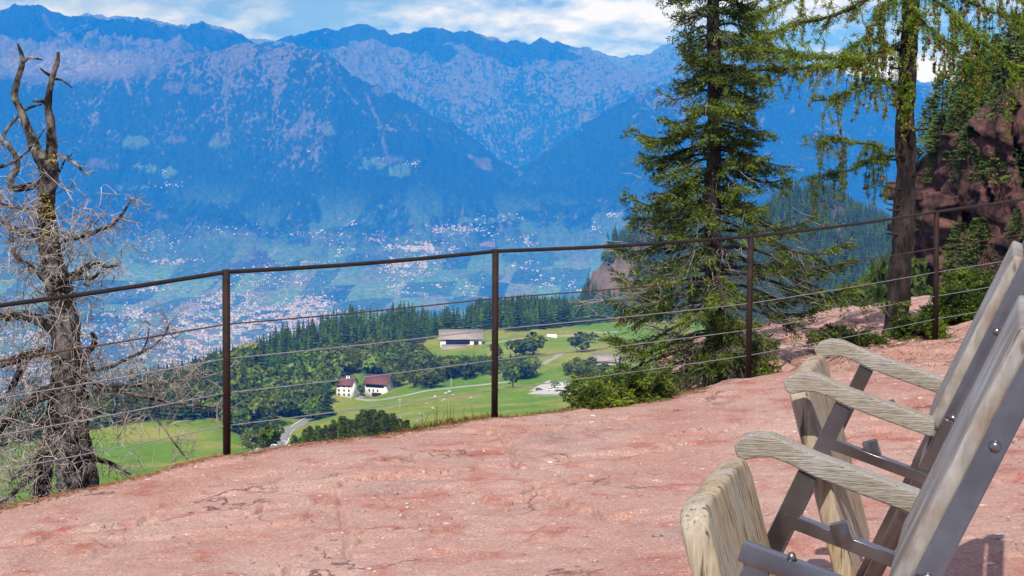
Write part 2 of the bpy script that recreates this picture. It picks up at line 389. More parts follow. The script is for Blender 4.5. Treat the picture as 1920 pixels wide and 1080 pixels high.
FC, FO = far_cover()

def far_material():
    m = bpy.data.materials.new('land_cover'); m.use_nodes = True; N = m.node_tree.nodes; L = m.node_tree.links; b = N['Principled BSDF']
    b.inputs['Roughness'].default_value = .95; b.inputs['Specular IOR Level'].default_value = .03
    a = N.new('ShaderNodeAttribute'); a.attribute_name = 'cover'; tc = N.new('ShaderNodeTexCoord')
    def nz(scale, stretch, det):
        mp = N.new('ShaderNodeMapping'); mp.inputs['Scale'].default_value = stretch; L.new(tc.outputs['Object'], mp.inputs[0])
        n = N.new('ShaderNodeTexNoise'); n.inputs['Scale'].default_value = scale; n.inputs['Detail'].default_value = det; n.inputs['Roughness'].default_value = .62; L.new(mp.outputs[0], n.inputs['Vector']); return n.outputs['Fac']
    def mth(op, x, y, cl=False):
        n = N.new('ShaderNodeMath'); n.operation = op; n.use_clamp = cl
        for i, v in enumerate((x, y)):
            if isinstance(v, (int, float)): n.inputs[i].default_value = v
            else: L.new(v, n.inputs[i])
        return n.outputs[0]
    fa = nz(.028, (1, .40, .65), 5); fb = nz(.0065, (1, .5, .7), 4); f = mth('ADD', mth('MULTIPLY', fa, .68), mth('MULTIPLY', fb, .32))                       # clearings and thin scrub between the trees
    thr = mth('SUBTRACT', .60, mth('MULTIPLY', a.outputs['Alpha'], .17)); k = mth('MULTIPLY', mth('SUBTRACT', f, thr), 17, True)
    mx = N.new('ShaderNodeMix'); mx.data_type = 'RGBA'; L.new(mth('MULTIPLY', k, .9), mx.inputs['Factor']); L.new(a.outputs['Color'], mx.inputs['A']); mx.inputs['B'].default_value = (.094, .082, .068, 1)
    v = nz(.03, (1, 1, 1), 4); r = N.new('ShaderNodeValToRGB'); r.color_ramp.elements[0].position = .38; r.color_ramp.elements[0].color = (.62, .66, .62, 1); r.color_ramp.elements[1].position = .62; r.color_ramp.elements[1].color = (1.25, 1.2, 1.15, 1); L.new(v, r.inputs[0])
    m2 = N.new('ShaderNodeMix'); m2.data_type = 'RGBA'; m2.blend_type = 'MULTIPLY'; m2.inputs['Factor'].default_value = 1; L.new(mx.outputs['Result'], m2.inputs['A']); L.new(r.outputs[0], m2.inputs['B']); L.new(m2.outputs['Result'], b.inputs['Base Color'])
    bp = N.new('ShaderNodeBump'); bp.inputs['Strength'].default_value = .9; bp.inputs['Distance'].default_value = 60; L.new(nz(.010, (1.3, .5, .8), 8), bp.inputs['Height']); L.new(bp.outputs[0], b.inputs['Normal'])
    return m
M_far = far_material()
def grid_faces(nr, nc):
    i = np.arange(nr - 1)[:, None] * nc; j = np.arange(nc - 1)[None, :]
    return np.stack([i + j, i + j + 1, i + nc + j + 1, i + nc + j], -1).reshape(-1, 4)
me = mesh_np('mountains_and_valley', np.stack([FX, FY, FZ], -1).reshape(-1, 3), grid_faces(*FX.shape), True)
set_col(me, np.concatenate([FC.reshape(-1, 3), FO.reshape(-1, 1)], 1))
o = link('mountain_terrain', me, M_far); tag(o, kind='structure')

def march(px, py, Xg, Yg, Zg, PX0, dPX, Ys, ymin=0):
    """first point of a (px, Y) height grid on the ray of a photo pixel"""
    c = (px - PX0) / dPX; i = int(max(0, min(Xg.shape[1] - 2, math.floor(c)))); f = c - i
    z = Zg[:, i] * (1 - f) + Zg[:, i + 1] * f
    zr = at_np(px, py, Ys)[1]
    hit = np.nonzero((zr <= z) & (Ys > ymin))[0]
    if len(hit) == 0: return None
    k = hit[0]
    if k == 0: Y = Ys[0]
    else:
        a = zr[k - 1] - z[k - 1]; b = zr[k] - z[k]; t = a / (a - b + 1e-9); Y = Ys[k - 1] * (1 - t) + Ys[k] * t
    zz_ = np.interp(Y, Ys, z)
    return Vector(((px - 960) / F * Y * 1.003, Y, zz_))
def far_at(px, py): return march(px, py, FX, FY, FZ, PXF[0], 2.6, YF)

# houses of the valley towns: the 300 nearest are things, the rest one mass
def house_mesh(name, w, l, h, roof, wall):
    b = MB()
    b.box((-w / 2, -l / 2, -6), (w / 2, l / 2, h), wall, 0)
    rh = w * 0.28; e = 0.8
    V = [(-w / 2 - e, -l / 2 - e, h), (w / 2 + e, -l / 2 - e, h), (w / 2 + e, l / 2 + e, h), (-w / 2 - e, l / 2 + e, h), (0, -l / 2 - e, h + rh), (0, l / 2 + e, h + rh)]
    b.add(V, [(0, 1, 4), (2, 3, 5), (1, 2, 5), (1, 5, 4), (3, 0, 4), (3, 4, 5)], roof, 0)
    return b
M_house = mat('far_house_plaster_and_tile', base=(1, 1, 1), rough=0.9, cover=True, spec=0.1)
walls = [(0.44, 0.44, 0.44), (0.38, 0.37, 0.36), (0.52, 0.52, 0.53), (0.30, 0.27, 0.24), (0.38, 0.35, 0.32)]
roofs = [(0.30, 0.14, 0.095), (0.26, 0.12, 0.085), (0.34, 0.20, 0.15), (0.30, 0.27, 0.25), (0.42, 0.40, 0.39), (0.40, 0.2, 0.14)]
def towns():
    pts = []
    r = np.random.default_rng(11)
    for ti, (a, b, rx, ry, n) in enumerate(TOWN):
        for _ in range(int(n * (3.0 if ti < 12 else 1.4))):
            u = r.normal(0, 0.5); v = r.normal(0, 0.5)
            px, py = a + u * rx, b + v * ry
            if vn(np.array(px / 13.), np.array(py / 5.), 77) < 0.42: continue
            p = far_at(px, py)
            if p is None: continue
            pts.append((p, r.integers(0, 30), 2.5 * float(vn(np.array(px / 60.), np.array(py / 25.), 31)) + (math.pi / 2) * r.integers(0, 2), r.uniform(0.32, 0.60)))
    pts.sort(key=lambda q: q[0].y)
    variants = []
    for k in range(30):
        w = r.uniform(10, 15); l = w * r.uniform(1.1, 1.9); h = r.choice([7, 9, 11, 14])
        if k % 9 == 0: w, l, h = 18, 40, 11
        variants.append(house_mesh('h', w, l, h, roofs[r.integers(len(roofs))], walls[r.integers(len(walls))]))
    for i in range(30):
        variants[i].me = None
    rest = MB()
    # which ones stand clear of the near hillside: photo rows above the forest edge
    def seen(p):
        x, y = pix(p)
        edge = np.interp(x, [-50, 180, 240, 330, 420, 460, 520, 600, 650, 700, 1080, 1130], [800, 790, 715, 690, 655, 640, 612, 585, 568, 562, 558, 470])
        return 0 < x < 1180 and y < edge
    n = 0
    for (p, k, a, s) in pts:
        vb = variants[k]
        if n < 300 and seen(p):
            if vb.me is None: vb.me = vb.mesh('town_house', M_house)
            h = bpy.data.objects.new('town_house', vb.me); col.objects.link(h)
            h.location = p; h.rotation_euler = (0, 0, a); h.scale = (s, s, s)
            w_ = ('beyond the dead tree, at the left edge' if pix(p)[0] < 200 else 'between the dead tree and the first post' if pix(p)[0] < 420 else 'just right of the first post')
            tag(h, 'tiny pale house in the hazy valley town, ' + w_, 'house', 'valley town houses ' + w_); n += 1
        else:
            ca, sa = math.cos(a) * s, math.sin(a) * s
            for V, Fa, C in zip(vb.v, vb.f, vb.c):
                W = np.stack([V[:, 0] * ca - V[:, 1] * sa + p.x, V[:, 0] * sa + V[:, 1] * ca + p.y, V[:, 2] * s + p.z], -1)
                rest.add(W, Fa - (0 if Fa.min() < 8 else 8), C)
    o = rest.build('valley_town', M_house)
    tag(o, 'hazy mass of pale far houses filling the valley floor and terraces', 'houses', kind='stuff')
towns()
# ---------------------------------------------------------------- the hillside below the rock
CTRL = []
def cz(px, Y, z): CTRL.append((px, math.log(Y), 233 + (CAMZ - z) / Y * F))
def cp(px, py, Y): CTRL.append((px, math.log(Y), py))
for px in (-500, -200, 100, 300, 500):
    for Y, z in ((12, -5), (22, -11), (50, -24), (120, -48), (250, -75)): cz(px, Y, z)
for px in (700, 900, 1100):
    for Y, z in ((12, -4.5), (22, -9), (50, -17), (140, -35)): cz(px, Y, z)
    cp(px, 880, 300)
for q in ((540, 868, 285), (620, 864, 285), (700, 866, 285), (780, 872, 285), (450, 905, 300), (620, 900, 180), (700, 905, 180)): cp(*q)
for px in (1300, 1500, 1700, 1950, 2300):
    for Y, z in ((18, -6), (30, -8), (60, -14), (150, -50), (400, -130), (800, -215), (1250, -240)): cz(px, Y, z)
for q in [(-200, 900, 650), (-200, 850, 800), (-200, 830, 950), (60, 900, 600), (100, 860, 740), (60, 830, 860), (150, 800, 960), (60, 812, 1100), (300, 868, 640), (300, 830, 780), (340, 797, 860),
          (240, 758, 1010), (330, 733, 1060), (420, 770, 940), (420, 703, 1160), (500, 845, 850), (540, 812, 905), (580, 780, 965), (500, 730, 1060), (600, 700, 1150), (520, 655, 1330),
          (650, 825, 560), (650, 800, 760), (690, 747, 1075), (640, 690, 1180), (690, 665, 1260), (600, 634, 1400), (660, 613, 1440),
          (760, 800, 520), (760, 770, 800), (760, 745, 980), (800, 700, 1120), (760, 655, 1240), (760, 606, 1450),
          (860, 800, 500), (860, 770, 720), (840, 727, 1010), (880, 680, 1130), (865, 646, 1240), (900, 625, 1330), (900, 603, 1460),
          (1000, 790, 520), (1000, 760, 760), (1020, 727, 940), (1010, 690, 1060), (1040, 655, 1190), (1060, 628, 1300), (1080, 606, 1400), (1080, 591, 1500), (980, 598, 1490),
          (1150, 800, 520), (1150, 740, 800), (1140, 688, 1030), (1130, 640, 1230), (1180, 596, 1460),
          (1250, 820, 560), (1260, 720, 900), (1270, 640, 1250)]: cp(*q)
for px in (-200, 60, 240, 420, 600, 760, 900, 1060): cz(px, 1900, -430); cz(px, 2600, -760); cz(px, 4200, -1190)
# wooded hill with the cliff, right of centre
for q in [(1068, 600, 1640), (1110, 520, 1700), (1150, 460, 1740), (1180, 425, 1780), (1240, 388, 1820), (1330, 362, 1850), (1480, 352, 1870), (1560, 357, 1870), (1640, 405, 1850),
          (1700, 440, 1850), (1800, 430, 1850), (2300, 400, 1900)]: cp(*q)
for q in [(1120, 600, 1560), (1180, 560, 1580), (1240, 520, 1580), (1330, 560, 1560), (1480, 540, 1560), (1600, 560, 1560), (1800, 600, 1560), (2300, 600, 1560)]: cp(*q)
for px in (1140, 1250, 1400, 1600, 1900, 2300): cz(px, 2400, -420); cz(px, 4200, -1190)
CT = np.array(CTRL); SX, SY = 1 / 330., 1.9
def rbf_fit():
    P = CT[:, :2] * (SX, SY); D = np.linalg.norm(P[:, None] - P[None], axis=-1)
    n = len(P); A = np.zeros((n + 3, n + 3)); A[:n, :n] = -D + np.eye(n) * -0.0; A[:n, n] = 1; A[:n, n + 1:] = P; A[n, :n] = 1; A[n + 1:, :n] = P.T
    return P, np.linalg.solve(A, np.concatenate([CT[:, 2], np.zeros(3)]))
RP, RW = rbf_fit()
PXM = np.arange(-460, 2341, 6.0); YM = np.geomspace(13, 4200, 420)
def mid_field():
    px, LY = np.meshgrid(PXM * SX, np.log(YM) * SY); out = np.empty(px.size); q = np.stack([px.ravel(), LY.ravel()], -1)
    for s in range(0, len(q), 20000):
        d = np.linalg.norm(q[s:s + 20000, None] - RP[None], axis=-1)
        out[s:s + 20000] = -d @ RW[:-3] + RW[-3] + q[s:s + 20000] @ RW[-2:]
    PY = out.reshape(px.shape); Y = np.broadcast_to(YM[:, None], PY.shape); P = np.broadcast_to(PXM[None], PY.shape)
    X, Z = at_np(P, PY, Y); X = (P - 960) / F * Y * 1.003
    Z = Z + (fbm(X / 60., Y / 60., 4, 5) - 0.5) * np.clip(Y / 220., 0, 5)
    # broken rock faces on the nose of the wooded hill
    w = np.exp(-((P - 1160) / 70.) ** 2) * sstep(1560, 1640, Y) * (1 - sstep(1800, 1850, Y))
    Z = Z + w * (ridged(X / 30., Y / 30., 4, 9) - 0.5) * 34
    return X, Y, Z, PY
MX, MY, MZ, MPY0 = mid_field()
MPX = 960 + F * MX / (MY * _cp - (MZ - CAMZ) * _sp); MPY = 540 - F * ((MY * _sp + (MZ - CAMZ) * _cp) / (MY * _cp - (MZ - CAMZ) * _sp))
def mid_at(px, py, ymin=200): return march(px, py, MX, MY, MZ, PXM[0], 6.0, YM, ymin)
def mid_z(x, Y):
    px = 960 + x / Y / 1.003 * F; c = (px - PXM[0]) / 6.0; i = int(max(0, min(len(PXM) - 2, math.floor(c)))); f = c - i
    r = math.log(Y / 13.0) / math.log(4200 / 13.0) * (len(YM) - 1); k = int(max(0, min(len(YM) - 2, math.floor(r)))); g = r - k
    return (MZ[k, i] * (1 - f) + MZ[k, i + 1] * f) * (1 - g) + (MZ[k + 1, i] * (1 - f) + MZ[k + 1, i + 1] * f) * g

FOREST_LOW = [(-460, 830), (60, 835), (200, 800), (300, 792), (340, 790), (425, 778), (470, 712), (520, 690), (590, 668), (640, 660), (700, 662), (760, 655), (820, 632), (850, 622),
              (940, 616), (960, 622), (1060, 612), (1150, 603), (1300, 600)]
def in_forest(px, py, Y):
    if Y > 1490 and px > 1060: return True
    return py < np.interp(px, [p[0] for p in FOREST_LOW], [p[1] for p in FOREST_LOW])
def mid_cover():
    n1 = fbm(MX / 45., MY / 45., 5, 15); n2 = fbm(MX / 9., MY / 9., 4, 25)
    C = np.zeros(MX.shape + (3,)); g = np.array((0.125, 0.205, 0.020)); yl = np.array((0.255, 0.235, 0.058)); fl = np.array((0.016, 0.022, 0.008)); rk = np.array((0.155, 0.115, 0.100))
    C[:] = g * (0.85, 1.0, 0.8)
    mx = lambda w, c: C.__setitem__(slice(None), C * (1 - w[..., None]) + c * w[..., None])
    mx(sstep(0.46, 0.66, n1) * 0.75, yl)
    mx(sstep(0.5, 0.7, n2) * 0.35, g * 0.6)
    for (a, b, rx, ry, k) in [(290, 812, 110, 14, 0.8), (620, 752, 60, 14, 0.8), (690, 775, 90, 10, 0.6), (1060, 662, 60, 12, 0.6), (380, 840, 40, 12, 0.4), (820, 752, 100, 14, 0.4)]:
        mx(np.exp(-((MPX - a) / rx) ** 2 - ((MPY - b) / ry) ** 2) * k * (MY > 300), yl * 1.1)
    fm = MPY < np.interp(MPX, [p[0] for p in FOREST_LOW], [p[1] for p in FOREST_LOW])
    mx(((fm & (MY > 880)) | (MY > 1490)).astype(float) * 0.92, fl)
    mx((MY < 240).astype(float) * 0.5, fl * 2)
    gx, gy = np.gradient(MZ); st = sstep(0.9, 1.5, np.abs(gy) / (np.gradient(MX, axis=1) + 1e-6))
    d = np.exp(-((MPX - 1155) / 62.) ** 2 - ((MPY - 500) / 75.) ** 2) * (MY > 1480)
    mx(np.clip(d * 1.7 - 0.2, 0, 1) * sstep(0.47, 0.58, fbm(MX / 26., MZ / 30., 4, 35)), rk)
    mx((MY > 1480) * np.exp(-((MPX - 1575) / 14.) ** 2 - ((MPY - 415) / 26.) ** 2) * sstep(0.4, 0.5, n2), rk)
    return np.clip(C, 0, 0.5)
M_mid = mat('meadow_and_woodland_ground', base=(0.72, 0.8, 0.7), var=(1.22, 1.15, 1.1), scale=0.35, detail=8, rough=0.95, cover=True, spec=0.05, bump=0.6, bscale=0.8, bdist=0.6)
me = mesh_np('hillside', np.stack([MX, MY, MZ], -1).reshape(-1, 3), grid_faces(*MX.shape), True)
set_col(me, mid_cover().reshape(-1, 3))
tag(link('hillside', me, M_mid), kind='structure')

# ---- trees on the hillside
def conifer(seed, tiers=9, k=8, h=1.0, r=0.19):
    g = np.random.default_rng(seed); b = MB()
    b.tube([(0, 0, -0.05), (0, 0, 0.5), (0, 0, 0.97)], [0.016, 0.010, 0.002], 4, (0.55, 0.4, 0.3), 1, False)
    for t in range(tiers):
        f = t / (tiers - 1); z = 0.10 + 0.84 * f; rr = r * (1 - f) ** 0.85 + 0.012
        for j in range(k):
            a = (j + g.random()) * 2 * math.pi / k; R = rr * g.uniform(0.65, 1.25); w = 0.62 * g.uniform(0.7, 1.2) * 2 * math.pi / k * R + 0.01
            up = g.uniform(0.035, 0.075); dr = g.uniform(0.02, 0.07)
            d = np.array((math.cos(a), math.sin(a), 0)); s = np.array((-d[1], d[0], 0))
            tint = np.array((0.72, 0.9, 0.7)) * g.uniform(0.55, 1.35)
            V = [(0, 0, z + up), d * R * 0.62 + s * w + (0, 0, z - dr * .3), d * R + (0, 0, z - dr), d * R * 0.62 - s * w + (0, 0, z - dr * .3)]
            b.add([np.asarray(v, float) for v in V], [(0, 1, 2), (0, 2, 3)], tint, 0)
    return b
def broadleaf(seed, n=430, q=0.105):
    g = np.random.default_rng(seed); b = MB()
    b.tube([(0, 0, -0.05), (0.01, 0, 0.2), (0, 0.01, 0.55)], [0.03, 0.022, 0.008], 4, (0.6, 0.5, 0.4), 1, False)
    lobes = [(0, 0, .42, .25), (0, 0, .62, .2)] + [(g.normal(0, 0.115), g.normal(0, 0.115), g.uniform(0.24, 0.74), g.uniform(0.16, 0.25)) for _ in range(6)]
    for i in range(n):
        lx, ly, lz, lr = lobes[g.integers(8)]
        d = g.normal(0, 1, 3); d /= np.linalg.norm(d); d[2] = abs(d[2]) * 0.9 if g.random() < 0.7 else d[2]
        p = np.array((lx, ly, lz)) + d * lr * g.uniform(0.75, 1.08)
        nrm = d + g.normal(0, 0.35, 3); nrm /= np.linalg.norm(nrm)
        u = np.cross(nrm, g.normal(0, 1, 3)); u /= np.linalg.norm(u); v = np.cross(nrm, u); s = q * g.uniform(0.55, 1.15)
        tint = np.array((0.95, 1.0, 0.8)) * g.uniform(0.45, 1.45)
        b.add([p - u * s * .6, p + v * s * .5, p + u * s * .7 + nrm * s * .2, p - v * s * .55], [(0, 1, 2), (0, 2, 3)], tint, 0)
    return b
M_conf = mat('far_conifer_needles', base=(0.032, 0.052, 0.008), var=(0.066, 0.088, 0.012), scale=0.04, rough=0.9, cover=True, spec=0.08, coord='Object', vary=.3)
M_leaf = mat('far_broad_leaves', base=(0.046, 0.078, 0.009), var=(0.090, 0.122, 0.015), scale=0.8, rough=0.85, cover=True, spec=0.1, vary=.4)
M_leafy = mat('far_yellowish_leaves', base=(0.105, 0.150, 0.022), var=(0.150, 0.180, 0.032), scale=0.8, rough=0.85, cover=True, spec=0.1, vary=.4)
M_bark = mat('far_bark', base=(0.09, 0.07, 0.055), rough=0.95, cover=True)
CON = [conifer(100 + i, 9, 8, 1, [0.17, 0.2, 0.16, 0.22, 0.18][i % 5]) for i in range(6)]
CONM = [c.mesh('spruce', [M_conf, M_bark]) for c in CON]
BRO = [broadleaf(200 + i) for i in range(6)]
BROM = [c.mesh('broadleaf', [M_leaf, M_bark]) for c in BRO]; BROY = [c.mesh('broadleaf_pale', [M_leafy, M_bark]) for c in BRO]

def plant(me, name, p, h, wid, label, cat, group):
    o = bpy.data.objects.new(name, me); col.objects.link(o); o.location = p
    o.rotation_euler = (0, 0, random.uniform(0, 6.28)); o.scale = (h * wid, h * wid, h); return tag(o, label, cat, group)

def where(px):
    for lim, w in ((420, 'left of the first post'), (600, 'between the first post and the farmhouse'), (740, 'straight above the farmhouse'), (830, 'left of the grey-roofed barn'), (925, 'behind the grey-roofed barn'), (1010, 'just right of the middle post')):
        if px < lim: return w
    return 'above the green meadow'
def hill_forest():
    g = np.random.default_rng(21); pts = []
    # the belt along the shoulder of the hill, and the far wooded hill
    for (x0, x1, y0, y1, n) in ((-420, 1260, 880, 1560, 5200), (880, 1260, 1260, 1560, 2200), (1040, 1800, 1500, 1900, 3600)):
        for _ in range(n):
            Y = math.sqrt(g.uniform(y0 ** 2, y1 ** 2)); px = g.uniform(x0, x1); x = (px - 960) / F * Y * 1.003; z = mid_z(x, Y)
            ppx, ppy = pix((x, Y, z))
            if y1 == 1560:
                if px > 1060 and Y > 1490: continue
                if not in_forest(ppx, ppy, Y) : continue
                if 440 < ppx < 610 and 690 < ppy < 750: continue
            else:
                e = ((ppx - 1150) / 56) ** 2 + ((ppy - 500) / 62) ** 2
                if e < 1 and fbm(np.array(x / 26.), np.array(z / 30.), 4, 35) > 0.56: continue
                if e < 1.3: pts.append((px, x + g.uniform(-6, 6), Y, z, g.uniform(5, 10), g.integers(6), 1.2, False))
            h = g.uniform(13, 23) if y1 == 1560 else g.uniform(9, 17)
            pts.append((px, x, Y, z, h, g.integers(6), g.uniform(0.85, 1.25), y1 == 1560))
    rest = MB(); far = MB(); near = [p for p in pts if p[7] and 200 < p[0] < 1180]; near.sort(key=lambda p: -p[4] / p[2])
    ids = set(id(p) for p in near[:300])
    for p in pts:
        _, x, Y, z, h, k, wd, belt = p
        if id(p) in ids:
            if k >= 4 and h < 17:
                plant(BROM[k], 'broadleaf_tree', (x, Y, z - .5), h * 0.8, 1.0, 'dark leafy tree mixed into the spruce belt ' + where(p[0]), 'tree', 'leafy trees in the spruce belt ' + where(p[0]))
            else:
                plant(CONM[k], 'spruce_tree', (x, Y, z - .5), h, wd, 'dark green spruce in the hillside forest belt ' + where(p[0]), 'tree', 'forest belt spruces ' + where(p[0]))
        else:
            b = CON[k]; a = (k * 1.7 + x) % 6.28; ca, sa = math.cos(a) * h * wd, math.sin(a) * h * wd
            V = np.concatenate(b.v[1:]); Fa = np.concatenate(b.f[1:]) - len(b.v[0]); C = np.concatenate(b.c[1:])
            W = np.stack([V[:, 0] * ca - V[:, 1] * sa + x, V[:, 0] * sa + V[:, 1] * ca + Y, V[:, 2] * h + z - .5], -1)
            (rest if belt else far).add(W, Fa, C * g.uniform(.65, 1.4))
    tag(rest.build('spruce_forest', M_conf), 'mass of dark spruces filling the forest belt on the hill shoulder', 'forest', kind='stuff')
    tag(far.build('distant_forest', M_conf), 'hazy spruce forest covering the steep hill behind the near trees', 'forest', kind='stuff')
hill_forest()

def leafy(clusters):
    g = np.random.default_rng(33)
    for (a, b, rx, ry, n, h0, h1, pale, label, group) in clusters:
        for _ in range(int(n * 1.9)):
            u, v = g.uniform(-1, 1), g.uniform(-1, 1); p = mid_at(a + u * rx, b + v * ry)
            if p is None: continue
            q = pix(p)
            if 808 < q[0] < 920 and 636 < q[1] < 672: continue
            h = g.uniform(h0, h1) * 1.12
            if 795 < q[0] < 925 and q[1] < 715: h = min(h, (q[1] - 664) * p.y / F)
            if h < 3: continue
            k = g.integers(6)
            p.z = mid_z(p.x, p.y) - 0.4
            if g.random() < 0.10 and n > 5: plant(CONM[k], 'spruce_tree', p, h * 1.15, 1.15, label.replace('leafy tree', 'small spruce'), 'tree', group + ', spruces')
            else: 
                pl = pale > g.random(); LEAFY.append((h / p.y, p, k, pl, h, g.uniform(1.0, 1.3), label.replace('light green ', '').replace('bright green ', '').replace('leafy tree', 'pale yellow-green leafy tree') if pl else label, group + (', pale ones' if pl else '')))
    LEAFY.sort(key=lambda q: -q[0]); m = MB()
    for i, (_, p, k, pl, h, wd, label, group) in enumerate(LEAFY):
        if i < 280: plant((BROY if pl else BROM)[k], 'broadleaf_tree', p, h, wd, label, 'tree', group); continue
        b = BRO[k]; a = random.uniform(0, 6.28); ca, sa = math.cos(a) * h * wd, math.sin(a) * h * wd; V = np.concatenate(b.v); W = np.stack([V[:, 0] * ca - V[:, 1] * sa + p.x, V[:, 0] * sa + V[:, 1] * ca + p.y, V[:, 2] * h + p.z], -1)
        m.add(W, np.concatenate(b.f), np.concatenate(b.c) * random.uniform(.6, 1.4))
    tag(m.build('leafy_wood', M_leaf), 'mass of smaller leafy trees filling the woods round the farm', 'wood', kind='stuff')
LEAFY = []
leafy([
    (470, 770, 50, 45, 34, 12, 18, 0.3, 'green leafy tree in the wood between the sloping meadow and the road', 'trees between the meadow and the road'),
    (440, 710, 30, 28, 20, 14, 20, 0.1, 'dark leafy tree above the meadow strip, left of the white farmhouse', 'trees above the meadow strip'),
    (560, 760, 52, 28, 34, 12, 18, 0.3, 'leafy tree in the wood above the road below the farmhouse', 'trees above the road'),
    (596, 712, 38, 20, 30, 12, 18, 0.25, 'leafy tree just left of the red-roofed farmhouse', 'trees left of the farmhouse'),
    (668, 688, 66, 18, 44, 9, 14, 0.55, 'light green leafy tree behind the red-roofed farmhouse', 'trees behind the farmhouse'),
    (800, 690, 85, 24, 70, 9, 15, 0.25, 'leafy tree in the belt between the grey-roofed barn and the gravel road', 'trees below the barn'),
    (770, 722, 44, 8, 12, 8, 12, 0.3, 'leafy tree on the upper edge of the gravel road', 'trees beside the gravel road'),
    (895, 690, 34, 20, 22, 9, 15, 0.15, 'leafy tree behind the middle fence post, below the barn', 'trees behind the middle post'),
    (972, 704, 30, 8, 14, 8, 13, 0.35, 'leafy tree around the pale car park', 'trees around the car park'),
    (480, 832, 26, 16, 12, 6, 10, 0.5, 'bright green bushy leafy tree on the lower side of the road', 'trees below the road'),
    (340, 770, 110, 14, 24, 10, 15, 0.1, 'dark leafy tree along the top of the sloping meadow', 'trees at the top of the sloping meadow'),
    (700, 655, 26, 6, 8, 8, 12, 0.5, 'leafy tree at the forest edge above the farmhouse', 'trees at the forest edge'),
    (845, 612, 40, 4, 8, 12, 18, 0.3, 'leafy tree at the forest edge behind the grey-roofed barn', 'trees behind the barn'),
    (1040, 600, 70, 3, 16, 9, 13, 0.3, 'leafy tree along the upper edge of the green meadow', 'trees along the upper meadow'),
    (1120, 700, 60, 10, 12, 6, 9, 0.5, 'leafy tree beside the small shed right of the car park', 'trees beside the shed')])
for (a, b, h, wd, lab) in [(1000, 668, 21, 1.35, 'big round dark green tree on the meadow right of the middle post'), (975, 672, 17, 1.35, 'round tree leaning into the big tree right of the middle post'),
                           (1090, 660, 18, 1.55, 'wide bushy tree on the meadow left of the tall spruce'), (678, 742, 10, 1.3, 'round green tree between the two red-roofed farm buildings'),
                           (962, 728, 17, 1.0, 'dark tree at the left end of the car park'), (1070, 690, 6, 1.4, 'pale bush on the grass below the wide bushy tree'), (1042, 728, 6, 1.6, 'yellow-green bush in the middle of the car park')]:
    p = mid_at(a, b)
    plant((BROY if 'yellow' in lab or 'pale' in lab else BROM)[int(a) % 6], 'broadleaf_tree', p - Vector((0, 0, .5)), h, wd, lab, 'tree', None)
# ---------------------------------------------------------------- the red rock underfoot
GC = np.array([(-1.48, 8.56, 0), (-0.10, 9.69, 0), (1.59, 11.14, 0), (3.36, 13.17, 0.0), (-2.85, 7.45, -0.13), (-4.2, 6.3, -0.40), (-6.5, 5, -0.9),
               (0.9, 4.2, 0.30), (0.4, 3.2, 0.31), (1.6, 5.6, 0.27), (2.3, 4.2, 0.32), (0.0, 6.4, 0.10), (-1.2, 6.2, 0.02), (-2.2, 4.4, 0.04), (-4, 3, -0.2), (0, 1.5, 0.35),
               (2.6, 8.5, 0.14), (1.6, 8.8, 0.09), (4.5, 8.5, 0.25), (5, 11, 0.22), (7, 12, 0.5), (2.0, 12.4, -0.12), (1.2, 12.6, -0.42), (1.0, 14, -0.55), (3.3, 14.0, -0.03),
               (5, 13.4, 0.25), (2.0, 15.0, -0.22), (3.3, 16.2, 0.0), (4.6, 16.5, 0.02), (6.5, 16, 0.4), (9, 14, 1.0), (9, 18, 0.6), (2.5, 17.5, -0.3), (0.4, 8.0, 0.06), (-0.9, 7.6, 0.03),
               (0.5, 9.0, 0.04), (6, 5, 0.4), (9, 8, 0.6)])
def _gfit():
    P = GC[:, :2]; D = np.linalg.norm(P[:, None] - P[None], axis=-1); n = len(P)
    A = np.zeros((n + 3, n + 3)); A[:n, :n] = -D; A[:n, n] = 1; A[:n, n + 1:] = P; A[n, :n] = 1; A[n + 1:, :n] = P.T
    return np.linalg.solve(A, np.concatenate([GC[:, 2], np.zeros(3)]))
GW = _gfit()
def g0(x, y):
    q = np.stack([np.ravel(x), np.ravel(y)], -1).astype(float); out = np.empty(len(q))
    for s in range(0, len(q), 40000):
        d = np.linalg.norm(q[s:s + 40000, None] - GC[None, :, :2], axis=-1); out[s:s + 40000] = -d @ GW[:-3] + GW[-3] + q[s:s + 40000] @ GW[-2:]
    return out.reshape(np.shape(x))
EDGE = np.array([(-9, 3.0), (-6.5, 4.7), (-4.2, 6.35), (-2.85, 7.56), (-1.5, 8.70), (-0.1, 9.86), (0.8, 10.62), (1.42, 11.28), (1.45, 12.0), (1.38, 13.0), (1.35, 14.5), (1.6, 16.6), (3.0, 17.8), (5.2, 18.6), (12, 19.2)])
def edge_out(x, y):
    """distance beyond the rim of the rock (0 inside)"""
    best = np.full(np.shape(x), 1e9); side = np.zeros(np.shape(x))
    for a, b in zip(EDGE[:-1], EDGE[1:]):
        d = b - a; L = d @ d; t = np.clip(((x - a[0]) * d[0] + (y - a[1]) * d[1]) / L, 0, 1)
        qx = x - a[0] - t * d[0]; qy = y - a[1] - t * d[1]; dd = np.hypot(qx, qy)
        cr = d[0] * qy - d[1] * qx
        m = dd < best - 1e-9; best = np.where(m, dd, best); side = np.where(m, cr, side)
    return np.where(side > 0, best, -best)
def _gp(px, py):
    Y = (CAMZ - .05) * F / (py - HORY); return np.array(((px - 960) / F * Y, Y))
